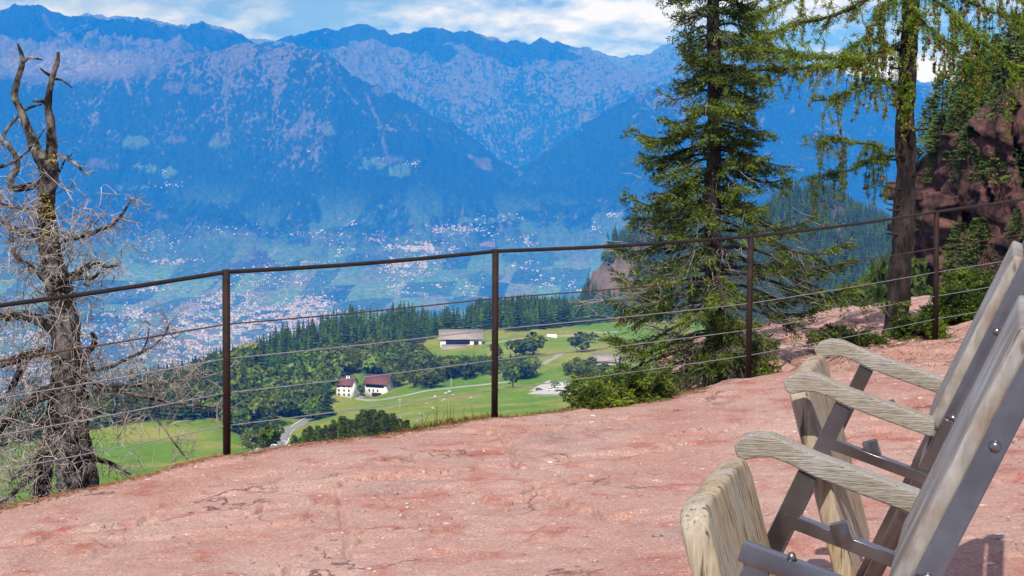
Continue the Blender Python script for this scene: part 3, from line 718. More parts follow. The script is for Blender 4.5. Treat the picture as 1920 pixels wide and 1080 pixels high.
CRACKS = [(w_, dep, [_gp(*p) for p in pts]) for w_, dep, pts in [
    (.028, .030, [(608, 922), (630, 918), (662, 910), (700, 903), (742, 909)]), (.02, .016, [(495, 892), (555, 886), (612, 877)]), (.022, .018, [(765, 906), (850, 896), (938, 886)]),
    (.025, .018, [(60, 992), (110, 975), (190, 969)]), (.02, .022, [(466, 970), (473, 962), (485, 956)]), (.02, .020, [(983, 948), (1005, 931), (1062, 919)]),
    (.03, .020, [(1030, 953), (1080, 988), (1130, 1014), (1185, 1020)]), (.018, .014, [(795, 936), (835, 931), (885, 928)]), (.02, .016, [(950, 872), (968, 892), (958, 838), (930, 800)]),
    (.022, .012, [(628, 930), (640, 1000), (648, 1075)]), (.025, .016, [(1180, 783), (1080, 797), (1020, 812)]), (.02, .014, [(250, 968), (285, 956)]), (.02, .014, [(1240, 860), (1330, 842), (1400, 812)]),
    (.02, .014, [(700, 1030), (790, 1020), (860, 1030)]), (.02, .014, [(330, 1010), (400, 1000), (450, 1012)])]]
def ground(x, y, detail=True):
    x = np.asarray(x, float); y = np.asarray(y, float)
    z = g0(x, y)
    if detail:
        wx = x + 0.35 * (fbm(x * 1.3, y * 1.3, 3, 301) - .5); wy = y + 0.35 * (fbm(x * 1.3, y * 1.3, 3, 311) - .5)
        z = z + 0.07 * (fbm(wx * 0.7, wy * 0.7, 3, 201) - 0.5)
        # thin sheets of rock, broken at their edges
        for k, (sc_, h, th) in enumerate(((0.45, 0.014, 0.53), (0.8, 0.010, 0.58), (1.5, 0.006, 0.62), (2.6, 0.004, 0.62))):
            n = fbm(wx * sc_ + 9 * k, wy * sc_ * 1.1, 4, 211 + 7 * k)
            z = z + h * sstep(th, th + 0.012 + 0.004 * k, n)
        crk = 1 - np.abs(2 * fbm(wx * 0.8 + 4, wy * 1.1, 4, 251) - 1)
        z = z - 0.022 * sstep(0.972, 0.995, crk) * sstep(0.45, 0.6, fbm(x * 0.9, y * 0.9, 2, 261))
        z = z + 0.012 * (fbm(x * 5, y * 5, 4, 221) - 0.5) + 0.008 * (fbm(x * 22, y * 22, 3, 231) - 0.5)
        bk = sstep(11.5, 12.2, y) * sstep(1.1, 1.5, x) * (1 - sstep(4.6, 5.6, x)); z = z - .13 * bk * sstep(13.5, 15, y) + bk * (.14 * (fbm(x * 1.7, y * 1.7, 4, 501) - .5) + .12 * (ridged(wx * 1.4, wy * 1.2, 4, 511) - .55) - .05 * sstep(.80, .9, ridged(wx * 2.2, wy * 2.2, 3, 521)))
        for (w_, dep, pts) in CRACKS:
            d = np.full(x.shape, 9.0); sx_ = x + .05 * (fbm(x * 7, y * 7, 3, 401) - .5); sy_ = y + .16 * (fbm(x * 7, y * 7, 3, 411) - .5); far_ = np.zeros(x.shape)
            for a, b in zip(pts[:-1], pts[1:]):
                v = b - a; t = np.clip(((sx_ - a[0]) * v[0] + (sy_ - a[1]) * v[1]) / (v @ v), 0, 1); qx, qy = sx_ - a[0] - t * v[0], sy_ - a[1] - t * v[1]; dd = np.hypot(qx, qy)
                far_ = np.where(dd < d, np.sign(qy), far_); d = np.minimum(d, dd)
            dep = dep * 1.25; z = z - dep * np.exp(-(d / (w_ * .62)) ** 2) + dep * .5 * np.where(far_ > 0, np.exp(-d / .30), 0) * sstep(0, w_ * .7, d)
    e = edge_out(x, y) + (0.16 * (fbm(x * 2.2, y * 2.2, 4, 241) - 0.5) if detail else 0)
    e = np.maximum(e, 0)
    return z - np.where(e > 0, 0.5 * np.minimum(e, .3) + 3.2 * np.maximum(e - 0.10, 0), 0)
def gz(x, y): return float(ground(np.array([x]), np.array([y]))[0])
def rock_surface():
    cols = np.arange(-900, 2760, 3.4); rows = np.concatenate([np.geomspace(1.4, 5.5, 60, endpoint=False), np.geomspace(5.5, 14.5, 420, endpoint=False), np.geomspace(14.5, 21, 70)])
    Y, P = np.meshgrid(rows, cols, indexing='ij'); X = (P - 960) / F * Y
    Z = ground(X, Y); Fq = grid_faces(*X.shape); e = edge_out(X, Y).ravel()
    keep = (e[Fq] < 2.3).all(1); Fq = Fq[keep]
    used = np.unique(Fq); idx = np.full(X.size, -1); idx[used] = np.arange(len(used))
    V = np.stack([X, Y, Z], -1).reshape(-1, 3)[used]
    return mesh_np('rock_outcrop', V, idx[Fq], True)
def rock_material():
    m = bpy.data.materials.new('red_porphyry'); m.use_nodes = True; nt = m.node_tree; N = nt.nodes; L = nt.links; b = N['Principled BSDF']
    tc = N.new('ShaderNodeTexCoord')
    def noise(s, d, r=.6, dist=0.0):
        n = N.new('ShaderNodeTexNoise'); n.inputs['Scale'].default_value = s; n.inputs['Detail'].default_value = d; n.inputs['Roughness'].default_value = r
        n.inputs['Distortion'].default_value = dist; L.new(tc.outputs['Object'], n.inputs['Vector']); return n.outputs['Fac']
    def ramp(f, stops):
        r = N.new('ShaderNodeValToRGB'); e = r.color_ramp.elements
        e[0].position, e[0].color = stops[0][0], (*stops[0][1], 1); e[1].position, e[1].color = stops[-1][0], (*stops[-1][1], 1)
        for p, c in stops[1:-1]:
            k = e.new(p); k.color = (*c, 1)
        L.new(f, r.inputs[0]); return r.outputs['Color']
    def mix(f, a, c, mode='MIX'):
        x = N.new('ShaderNodeMix'); x.data_type = 'RGBA'; x.blend_type = mode
        if isinstance(f, float): x.inputs['Factor'].default_value = f
        else: L.new(f, x.inputs['Factor'])
        for s, v in (('A', a), ('B', c)):
            if isinstance(v, tuple): x.inputs[s].default_value = (*v, 1)
            else: L.new(v, x.inputs[s])
        return x.outputs['Result']
    base = ramp(noise(1.6, 9, .62, .4), [(0.30, (0.318, 0.162, 0.124)), (0.50, (0.360, 0.214, 0.170)), (0.70, (0.380, 0.252, 0.205))])
    red = ramp(noise(3.7, 8, .66), [(0.52, (0, 0, 0)), (0.66, (1, 1, 1))])
    c = mix(red, base, (0.300, 0.108, 0.082))
    grey = ramp(noise(0.9, 10, .7, .6), [(0.56, (0, 0, 0)), (0.70, (0.8, 0.8, 0.8))])
    c = mix(grey, c, (0.23, 0.165, 0.145))
    # crystals and grains
    vo = N.new('ShaderNodeTexVoronoi'); vo.inputs['Scale'].default_value = 75; L.new(tc.outputs['Object'], vo.inputs['Vector'])
    sep = N.new('ShaderNodeSeparateColor'); L.new(vo.outputs['Color'], sep.inputs[0])
    fl = ramp(sep.outputs[0], [(0.970, (0, 0, 0)), (0.984, (1, 1, 1))])
    nearc = ramp(vo.outputs['Distance'], [(0.25, (1, 1, 1)), (0.42, (0, 0, 0))])
    flm = mix(1.0, fl, nearc, 'MULTIPLY')
    c = mix(flm, c, (0.62, 0.50, 0.45))
    vo2 = N.new('ShaderNodeTexVoronoi'); vo2.inputs['Scale'].default_value = 26; L.new(tc.outputs['Object'], vo2.inputs['Vector'])
    sep2 = N.new('ShaderNodeSeparateColor'); L.new(vo2.outputs['Color'], sep2.inputs[0])
    f2 = mix(1.0, ramp(sep2.outputs[1], [(0.982, (0, 0, 0)), (0.992, (1, 1, 1))]), ramp(vo2.outputs['Distance'], [(0.2, (1, 1, 1)), (0.5, (0, 0, 0))]), 'MULTIPLY')
    c = mix(f2, c, (0.55, 0.44, 0.39))
    # hair cracks: cell borders bent by noise, only here and there
    wv = N.new('ShaderNodeTexNoise'); wv.inputs['Scale'].default_value = 3.0; wv.inputs['Detail'].default_value = 6; L.new(tc.outputs['Object'], wv.inputs['Vector'])
    ad = N.new('ShaderNodeVectorMath'); ad.operation = 'MULTIPLY_ADD'; L.new(wv.outputs['Color'], ad.inputs[0]); ad.inputs[1].default_value = (.9, .9, .9); L.new(tc.outputs['Object'], ad.inputs[2])
    ve = N.new('ShaderNodeTexVoronoi'); ve.feature = 'DISTANCE_TO_EDGE'; ve.inputs['Scale'].default_value = 1.15; L.new(ad.outputs[0], ve.inputs['Vector'])
    ln = ramp(ve.outputs['Distance'], [(0.004, (1, 1, 1)), (0.016, (0, 0, 0))]); mk = ramp(noise(1.1, 3), [(0.50, (0, 0, 0)), (0.60, (.85, .85, .85))])
    c = mix(mix(1.0, ln, mk, 'MULTIPLY'), c, (0.10, 0.052, 0.042))
    grain = ramp(noise(85, 5, .75), [(0.32, (0.55, 0.52, 0.50)), (0.5, (1.0, 1.0, 1.0)), (0.68, (1.35, 1.36, 1.36))])
    c = mix(1.0, c, grain, 'MULTIPLY')
    L.new(c, b.inputs['Base Color']); b.inputs['Roughness'].default_value = 0.9; b.inputs['Specular IOR Level'].default_value = 0.2
    h1 = noise(38, 9, .7); bp = N.new('ShaderNodeBump'); bp.inputs['Strength'].default_value = 0.6; bp.inputs['Distance'].default_value = 0.012
    L.new(h1, bp.inputs['Height']); L.new(bp.outputs[0], b.inputs['Normal'])
    return m
M_rock = rock_material()
rock = link('rock_outcrop', rock_surface(), M_rock); tag(rock, kind='structure')

# ---------------------------------------------------------------- cable fence along the rim
M_rust = mat('rusted_dark_steel', base=(0.012, 0.007, 0.006), var=(0.034, 0.014, 0.010), scale=14, rough=0.75, metal=0.25, bump=0.2, bscale=120, bdist=0.002)
M_rail = mat('dark_iron_handrail', base=(0.012, 0.011, 0.011), var=(0.028, 0.018, 0.015), scale=9, rough=0.5, metal=0.2)
M_wire = mat('galvanised_wire', base=(0.30, 0.30, 0.30), var=(0.42, 0.42, 0.41), scale=30, rough=0.45, metal=0.7)
M_rwire = mat('rusty_wire', base=(0.06, 0.03, 0.02), var=(0.12, 0.055, 0.035), scale=20, rough=0.8, metal=0.3)
M_steel = mat('brushed_stainless_steel', base=(0.19, 0.172, 0.160), var=(0.29, 0.268, 0.252), scale=7, rough=0.24, metal=0.95, stretch=(1, 6, 1))
def fence():
    posts = [(-226, 600, 7.45, 700), (424, 510, 8.56, 867), (929, 471, 9.69, 793), (1408, 443, 11.14, 720), (1756, 397, 13.17, 645), (2080, 345, 14.9, 585)]
    root = empty('cable_fence', (posts[2][0] and at(929, 793, 9.69).x, 9.69, 0), label='dark rusty post and cable fence running along the rim of the red rock', cat='fence')
    inv = Matrix.Translation(-root.location)
    tops = []; bases = []
    for i, (px, pt, Y, pb) in enumerate(posts):
        t = at(px, pt, Y); b0 = at(px - (6 if i == 3 else (2 if i in (2, 4) else -1)), pb, Y)
        zg = gz(b0.x, b0.y); b0.z = min(b0.z, zg) - 0.06
        tops.append(t); bases.append(b0)
        m = MB(); d = (t - b0).normalized(); M = Matrix.Translation(inv @ b0) @ d.to_track_quat('Z', 'Y').to_matrix().to_4x4() @ Matrix.Rotation(math.radians([30, 25, 12, 8, 8, 5][i]), 4, 'Z')
        w = 0.0165; m.box((-w, -w, 0), (w, w, (t - b0).length + 0.012), M=M)
        m.build('post', M_rust, root)
    # handrail in one piece, slightly sagging between the posts
    P = []
    for a, b in zip(tops[:-1], tops[1:]):
        for k in range(10):
            q = a.lerp(b, k / 10); q.z -= 0.012 * math.sin(math.pi * k / 10); P.append(inv @ q)
    P.append(inv @ tops[-1]); m = MB(); m.tube(P, 0.0115, 8); m.build('handrail', M_rail, root, True)
    for c, f in enumerate((0.272, 0.452, 0.632, 0.805)):
        Q = [t.lerp(b + Vector((0, 0, .06)), f) for t, b in zip(tops, bases)]; P = []
        for a, b in zip(Q[:-1], Q[1:]):
            for k in range(6):
                q = a.lerp(b, k / 6); q.z -= 0.006 * math.sin(math.pi * k / 6); P.append(inv @ q)
        P.append(inv @ Q[-1]); m = MB(); m.tube(P, 0.0042 if c == 0 else 0.0031, 5); m.build('cable', M_rwire if c == 0 else M_wire, root, True)
    return tops, bases
TOPS, BASES = fence()

# ---------------------------------------------------------------- the two cinema chairs
def wood(name, a, b, dark, axis_scale, grey=(0.36, 0.34, 0.315), gk=0.6, rough=.62):
    """weathered boards: streaks, dark drying cracks and silvered patches, drawn along the grain"""
    m = bpy.data.materials.new(name); m.use_nodes = True; nt = m.node_tree; N = nt.nodes; L = nt.links; p = N['Principled BSDF']
    tc = N.new('ShaderNodeTexCoord')
    def noise(scale, k, det, r=.62, dist=.12):
        mp = N.new('ShaderNodeMapping'); mp.inputs['Scale'].default_value = tuple(c * k for c in scale); L.new(tc.outputs['Generated'], mp.inputs[0])
        n = N.new('ShaderNodeTexNoise'); n.inputs['Scale'].default_value = 1; n.inputs['Detail'].default_value = det; n.inputs['Roughness'].default_value = r; n.inputs['Distortion'].default_value = dist
        L.new(mp.outputs[0], n.inputs['Vector']); return n.outputs['Fac']
    def ramp(f, *st):
        r = N.new('ShaderNodeValToRGB'); e = r.color_ramp.elements; e[0].position, e[0].color = st[0][0], (*st[0][1], 1); e[1].position, e[1].color = st[-1][0], (*st[-1][1], 1)
        for q, c in st[1:-1]: e.new(q).color = (*c, 1)
        L.new(f, r.inputs[0]); return r.outputs[0]
    def mix(f, x, y, mode='MIX'):
        n = N.new('ShaderNodeMix'); n.data_type = 'RGBA'; n.blend_type = mode
        if isinstance(f, float): n.inputs['Factor'].default_value = f
        else: L.new(f, n.inputs['Factor'])
        for s_, v in (('A', x), ('B', y)):
            if isinstance(v, tuple): n.inputs[s_].default_value = (*v, 1)
            else: L.new(v, n.inputs[s_])
        return n.outputs['Result']
    n1 = noise(axis_scale, 1.0, 8, .7); c = ramp(n1, (.30, dark), (.45, a), (.72, b))
    pt = N.new('ShaderNodeTexNoise'); pt.inputs['Scale'].default_value = 7; pt.inputs['Detail'].default_value = 6; L.new(tc.outputs['Object'], pt.inputs['Vector'])
    c = mix(ramp(pt.outputs['Fac'], (.42, (0, 0, 0)), (.62, (gk, gk, gk))), c, grey)
    n3 = noise(axis_scale, 2.3, 3, .5, .15); ck = ramp(n3, (.60, (1, 1, 1)), (.66, (.22, .19, .16))); c = mix(1.0, c, ck, 'MULTIPLY')
    n4 = noise(axis_scale, 5.0, 2, .5, 0); c = mix(1.0, c, ramp(n4, (.3, (.75, .75, .75)), (.7, (1.2, 1.2, 1.2))), 'MULTIPLY')
    L.new(c, p.inputs['Base Color']); h = N.new('ShaderNodeMath'); h.operation = 'SUBTRACT'; L.new(n1, h.inputs[0]); hm = N.new('ShaderNodeMath'); hm.operation = 'MULTIPLY'; hm.inputs[1].default_value = .6; L.new(n3, hm.inputs[0]); L.new(hm.outputs[0], h.inputs[1])
    bp = N.new('ShaderNodeBump'); bp.inputs['Strength'].default_value = 1.0; bp.inputs['Distance'].default_value = 0.006; L.new(h.outputs[0], bp.inputs['Height']); L.new(bp.outputs[0], p.inputs['Normal'])
    p.inputs['Roughness'].default_value = rough; p.inputs['Specular IOR Level'].default_value = 0.35
    return m
M_arm = wood('weathered_larch_arm', (0.30, 0.255, 0.195), (0.46, 0.42, 0.355), (0.10, 0.078, 0.056), (2.6, 12, 42), (0.38, 0.355, 0.32), .8)
M_seat = wood('weathered_larch_seat', (0.30, 0.215, 0.115), (0.48, 0.40, 0.275), (0.10, 0.064, 0.032), (5, 26, 1.4), (0.36, 0.32, 0.26), .6)
M_back = wood('grey_larch_backboard', (0.225, 0.180, 0.140), (0.37, 0.335, 0.295), (0.095, 0.062, 0.042), (2, 15, 1.1), (0.36, 0.35, 0.34), .75, .45)
M_yellow = mat('yellow_plastic_cap', base=(0.45, 0.30, 0.06), rough=0.5)
def prism(name, prof, y0, y1, m, parent, bev=0.006, seg=3, M=None):
    """outline in the X-Z plane pushed along Y, edges rounded"""
    import bmesh
    bm = bmesh.new()
    a = [bm.verts.new((x, y0, z)) for x, z in prof]; b = [bm.verts.new((x, y1, z)) for x, z in prof]; n = len(prof)
    bm.faces.new(a); bm.faces.new(b[::-1])
    for i in range(n): bm.faces.new((a[i], b[i], b[(i + 1) % n], a[(i + 1) % n]))
    bmesh.ops.recalc_face_normals(bm, faces=bm.faces)
    if bev:
        eds = [e for e in bm.edges if e.calc_face_angle(0) > 0.5]
        bmesh.ops.bevel(bm, geom=eds, offset=bev, segments=seg, profile=0.6, affect='EDGES', clamp_overlap=True)
    if M is not None: bmesh.ops.transform(bm, matrix=M, verts=bm.verts)
    me = bpy.data.meshes.new(name); bm.to_mesh(me); bm.free()
    o = link(name, me, m, parent)
    for p in me.polygons: p.use_smooth = True
    if hasattr(me, 'set_sharp_from_angle'): me.set_sharp_from_angle(angle=math.radians(40))
    return o
def slab(x0, z0, x1, z1, t):
    d = Vector((x1 - x0, z1 - z0)); d.normalize(); n = Vector((-d.y, d.x)) * t / 2
    return [(x0 + n.x, z0 + n.y), (x1 + n.x, z1 + n.y), (x1 - n.x, z1 - n.y), (x0 - n.x, z0 - n.y)]
LEAN = math.tan(math.radians(24.0))
def chair(cx, cy, rz, zg, label, no_arm=()):
    root = empty('cinema_chair', (cx, cy, zg), rz, label, 'chair', None)
    HW = 0.361; xb = lambda z: -0.405 - (z - 0.635) * LEAN          # front of the backrest plane
    for s in (1, -1):
        y = s * HW
        if s not in no_arm:
            top = [(0.004, -.012), (-.012, .010), (-.045, .020), (-.085, .016), (-.13, -.002), (-.18, -.022), (-.30, -.060), (-.392, -.089), (-.402, -.096)]
            bot = [(-.398, -.134), (-.386, -.137), (-.26, -.097), (-.17, -.067), (-.115, -.042), (-.08, -.031), (-.05, -.033), (-.02, -.040), (-.004, -.034)]
            arm = prism('armrest', [(x, 0.757 + z) for x, z in top + bot], y - 0.027, y + 0.027, M_arm, root, 0.008, 3)
            prism('hinge_pin', slab(-.385, 0.640, -.455, 0.615, 0.014), y - s * 0.03 - .007, y - s * 0.03 + .007, M_steel, root, 0.002, 1)
        else:
            prism('arm_bar', slab(-.125, 0.699, -.42, 0.607, 0.034), y - .019, y + .019, M_steel, root, 0.003, 2)
            bo = MB(); bo.tube([(-.215, y, .685), (-.213, y, .700)], [.009, .006], 8); bo.build('bolt', M_steel, root, True)
        prism('front_strut', slab(-.158, 0.690 if s not in no_arm else 0.675, 0.152, 0.0, 0.046), y - .016, y + .016, M_steel, root, 0.002, 1)
        prism('side_bar', slab(-.105, 0.590, -.43, 0.485, 0.029), y - .0165, y + .0165, M_steel, root, 0.0015, 1)
        prism('seat_bracket', slab(-.242, 0.545, -.226, 0.592, 0.040), y - s * .020 - .012, y - s * .020 + .012, M_steel, root, 0.003, 2)
        yu = s * 0.300
        upr = prism('back_upright', slab(xb(-.0) - .027, 0.0, xb(1.150) - .027, 1.150, 0.044), yu - .015, yu + .015, M_steel, root, 0.003, 2)
        prism('side_rail', slab(xb(.40) - .018, .40, xb(.66) - .018, .66, 0.030), s * .335 - .008, s * .335 + .008, M_steel, root, 0.002, 1)
        for z in (0.90, 0.66):
            bo = MB(); c = Vector((xb(z) - .028, yu + s * .015, z)); bo.tube([c, c + Vector((0, s * .004, 0)), c + Vector((0, s * .008, 0))], [.011, .010, .004], 10); bo.build('bolt', M_steel, upr, True)
        prism('foot_bar', slab(.20, .012, -.52, .012, .024), y - s * .03 - .016, y - s * .03 + .016, M_steel, root, 0.003, 1)
    prism('top_bar', slab(xb(1.118) - .027, 1.118, xb(1.150) - .027, 1.150, 0.050), -.2845, .2845, M_steel, root, 0.003, 2)
    prism('cross_bar', slab(xb(.47) - .027, .47, xb(.505) - .027, .505, 0.03), -.2845, .2845, M_steel, root, 0.003, 1)
    for k in range(3):
        y0 = -.2835 + k * .190
        prism('back_board', slab(xb(.60) + .010, .60, xb(1.100) + .010, 1.100, 0.034), y0, y0 + .187, M_back, root, 0.010, 3)
    # tipped-up seat, thick plank, rounded top
    sl = 0.265; top = 0.742; L_ = 0.575
    v = Vector((sl, 0, 1)).normalized(); u = Vector((0, 1, 0)); n = v.cross(u); ln = L_ * math.sqrt(1 + sl * sl)
    def arc(cx, cz, r, a0, a1): return [(cx + r * math.cos(math.radians(a0 + (a1 - a0) * i / 6)), cz + r * math.sin(math.radians(a0 + (a1 - a0) * i / 6))) for i in range(7)]
    prof = [(-.262, -ln), (.262, -ln)] + arc(.262 - .055, -.055, .055, 0, 90) + arc(-.262 + .055, -.055, .055, 90, 180)
    T = Matrix(((u.x, n.x, v.x, -.012), (u.y, n.y, v.y, 0), (u.z, n.z, v.z, top), (0, 0, 0, 1)))
    prism('seat', prof, -.028, .028, M_seat, root, 0.015, 4, T)
    return root
RZ = math.atan2(0.29, -0.957)
chair(0.856, 4.835, RZ, 0.30, 'weathered wood and steel folding chair with both armrests, farther of the two')
chair(0.392, 3.255, RZ, 0.30, 'wood and steel folding chair nearest the camera, its front cut off by the frame', (1,))
# ---------------------------------------------------------------- near trees and plants
M_needle = mat('spruce_needles', base=(0.013, 0.034, 0.009), var=(0.132, 0.172, 0.018), scale=4.5, detail=3, ramp=(.36, .62), rough=0.6, cover=True, transl=0.25, spec=0.25)
M_larchn = mat('larch_needles', base=(0.115, 0.180, 0.020), var=(0.235, 0.275, 0.035), scale=2.0, detail=4, rough=0.6, cover=True, transl=0.35, spec=0.2)
M_sbark = mat('spruce_bark', base=(0.018, 0.014, 0.012), var=(0.065, 0.052, 0.044), scale=22, rough=0.95, bump=0.7, bscale=40, bdist=0.02, cover=True)
M_lbark = mat('larch_bark', base=(0.008, 0.006, 0.005), var=(0.070, 0.048, 0.042), scale=16, rough=0.95, bump=1.0, bscale=30, bdist=0.03, cover=True, stretch=(1, 1, 0.35), ramp=(.42, .72))
M_twig = mat('bare_grey_twig', base=(0.15, 0.13, 0.11), var=(0.30, 0.275, 0.25), scale=30, rough=0.9, cover=True)
M_dead = mat('dead_wood', base=(0.010, 0.008, 0.007), var=(0.23, 0.205, 0.185), scale=19, rough=0.95, bump=1.0, bscale=45, bdist=0.02, cover=True, ramp=(.44, .68), stretch=(1, 1, 0.55))
M_cone = mat('larch_cone', base=(0.13, 0.055, 0.030), rough=0.8, cover=True)
def rndv(g): 
    v = g.normal(0, 1, 3); return v / np.linalg.norm(v)
def spray(seed, n=15, ln=0.028, w=0.0075):
    """unit needle twig along +X: short blades set round a thin stem"""
    g = np.random.default_rng(seed); V = []; Fa = []; T = []
    for i in range(n):
        t = (i + 0.5) / n; a = g.uniform(0, 6.28); l = ln * (0.75 + 0.5 * g.random()) * (1.05 - 0.35 * t)
        d = np.array((0.80, 0.62 * math.cos(a), 0.45 * math.sin(a) + 0.12)); b = np.array((t, 0, 0))
        s = np.cross(d, rndv(g)); s /= np.linalg.norm(s); k = len(V)
        V += [b, None, None]; Fa.append((k, k + 1, k + 2)); T.append(g.uniform(0.6, 1.35)); V[k + 1] = (b, d, s, l, w); V[k + 2] = (b, d, -s, l, w)
    return V, np.array(Fa), np.repeat(T, 3)
SPR = [spray(i) for i in range(8)]
def put_spray(m, p, d, L, g, tint=(1, 1, 1), sc_=1.0, n=15):
    """blades laid along a twig from p in direction d, length L"""
    d = d / np.linalg.norm(d); u = np.cross(d, (0, 0, 1.0)); u /= np.linalg.norm(u) + 1e-9; w = np.cross(u, d)
    t = (np.arange(n) + 0.5) / n; a = g.uniform(0, 6.28, n)
    # blades mostly spread in the plane of the spray, fewer up and down
    side = np.cos(a)[:, None] * u * 0.95 + np.sin(a)[:, None] * w * 0.55
    dirv = d[None] * 0.72 + side; dirv /= np.linalg.norm(dirv, axis=1)[:, None]
    ln = (0.036 * sc_ * g.uniform(0.75, 1.3, n) * (1.1 - 0.4 * t))[:, None]
    b = p[None] + d[None] * (t * L)[:, None]
    wv = np.cross(dirv, g.normal(0, 1, (n, 3))); wv /= np.linalg.norm(wv, axis=1)[:, None] + 1e-9; wv *= 0.0050 * sc_
    V = np.stack([b, b + dirv * ln * 0.55 + wv, b + dirv * ln, b + dirv * ln * 0.55 - wv], 1).reshape(-1, 3)
    k = np.arange(n)[:, None] * 4
    Fa = np.concatenate([k + [0, 1, 2], k + [0, 2, 3]])
    T = np.repeat(g.uniform(0.6, 1.4, n), 4)[:, None] * np.asarray(tint)[None]
    m.add(V, Fa, T)
def bough(m, br, P, r0, g, leafy=1.0, twigL=0.22, droop=0.35, dens=1.0, tint=(1, 1, 1), bare=None, start=0.18):
    """a branch path P with side twigs that carry needles"""
    n = len(P); L = np.linalg.norm(np.diff(P, axis=0), axis=1).sum()
    br.tube(P, np.linspace(r0, r0 * 0.25, n), 5, (0.8, 0.8, 0.8), 0, False)
    cnt = int(L / 0.023 * dens)
    for i in range(cnt):
        t = start + (1 - start) * (i + g.random()) / max(cnt, 1); k = min(int(t * (n - 1)), n - 2); f = t * (n - 1) - k
        p = P[k] * (1 - f) + P[k + 1] * f; d = P[k + 1] - P[k]; d = d / np.linalg.norm(d)
        s = np.cross(d, (0, 0, 1.0)); s /= np.linalg.norm(s) + 1e-9; s *= (1 if i % 2 else -1)
        q = d * g.uniform(0.5, 1.0) + s * g.uniform(0.5, 1.0) + np.array((0, 0, g.uniform(-droop - .25, .1))); q /= np.linalg.norm(q)
        l = twigL * g.uniform(0.45, 1.1) * (1.15 - 0.75 * t)
        if g.random() > leafy:
            if bare is not None:
                e = p + q * l + np.array((0, 0, -0.15 * l)); mid = p + q * l * .5 + rndv(g) * l * .10
                bare.tube([p, mid, e], [0.0022, 0.0018, 0.0009], 3, np.array((1, 1, 1)) * g.uniform(.7, 1.2), 0, False)
            continue
        put_spray(m, p, q, l, g, np.asarray(tint) * g.uniform(.75, 1.2), n=max(8, int(l / 0.0075)))
        for _ in range(2):
            if l > 0.07:
                tt = g.uniform(.2, .8); q2 = q + rndv(g) * .7; q2[2] -= .25
                put_spray(m, p + q * l * tt, q2, l * .5, g, np.asarray(tint) * g.uniform(.75, 1.2), n=max(6, int(l * .5 / 0.0075)))
    put_spray(m, P[-1], P[-1] - P[-2], 0.06, g, tint, n=7)

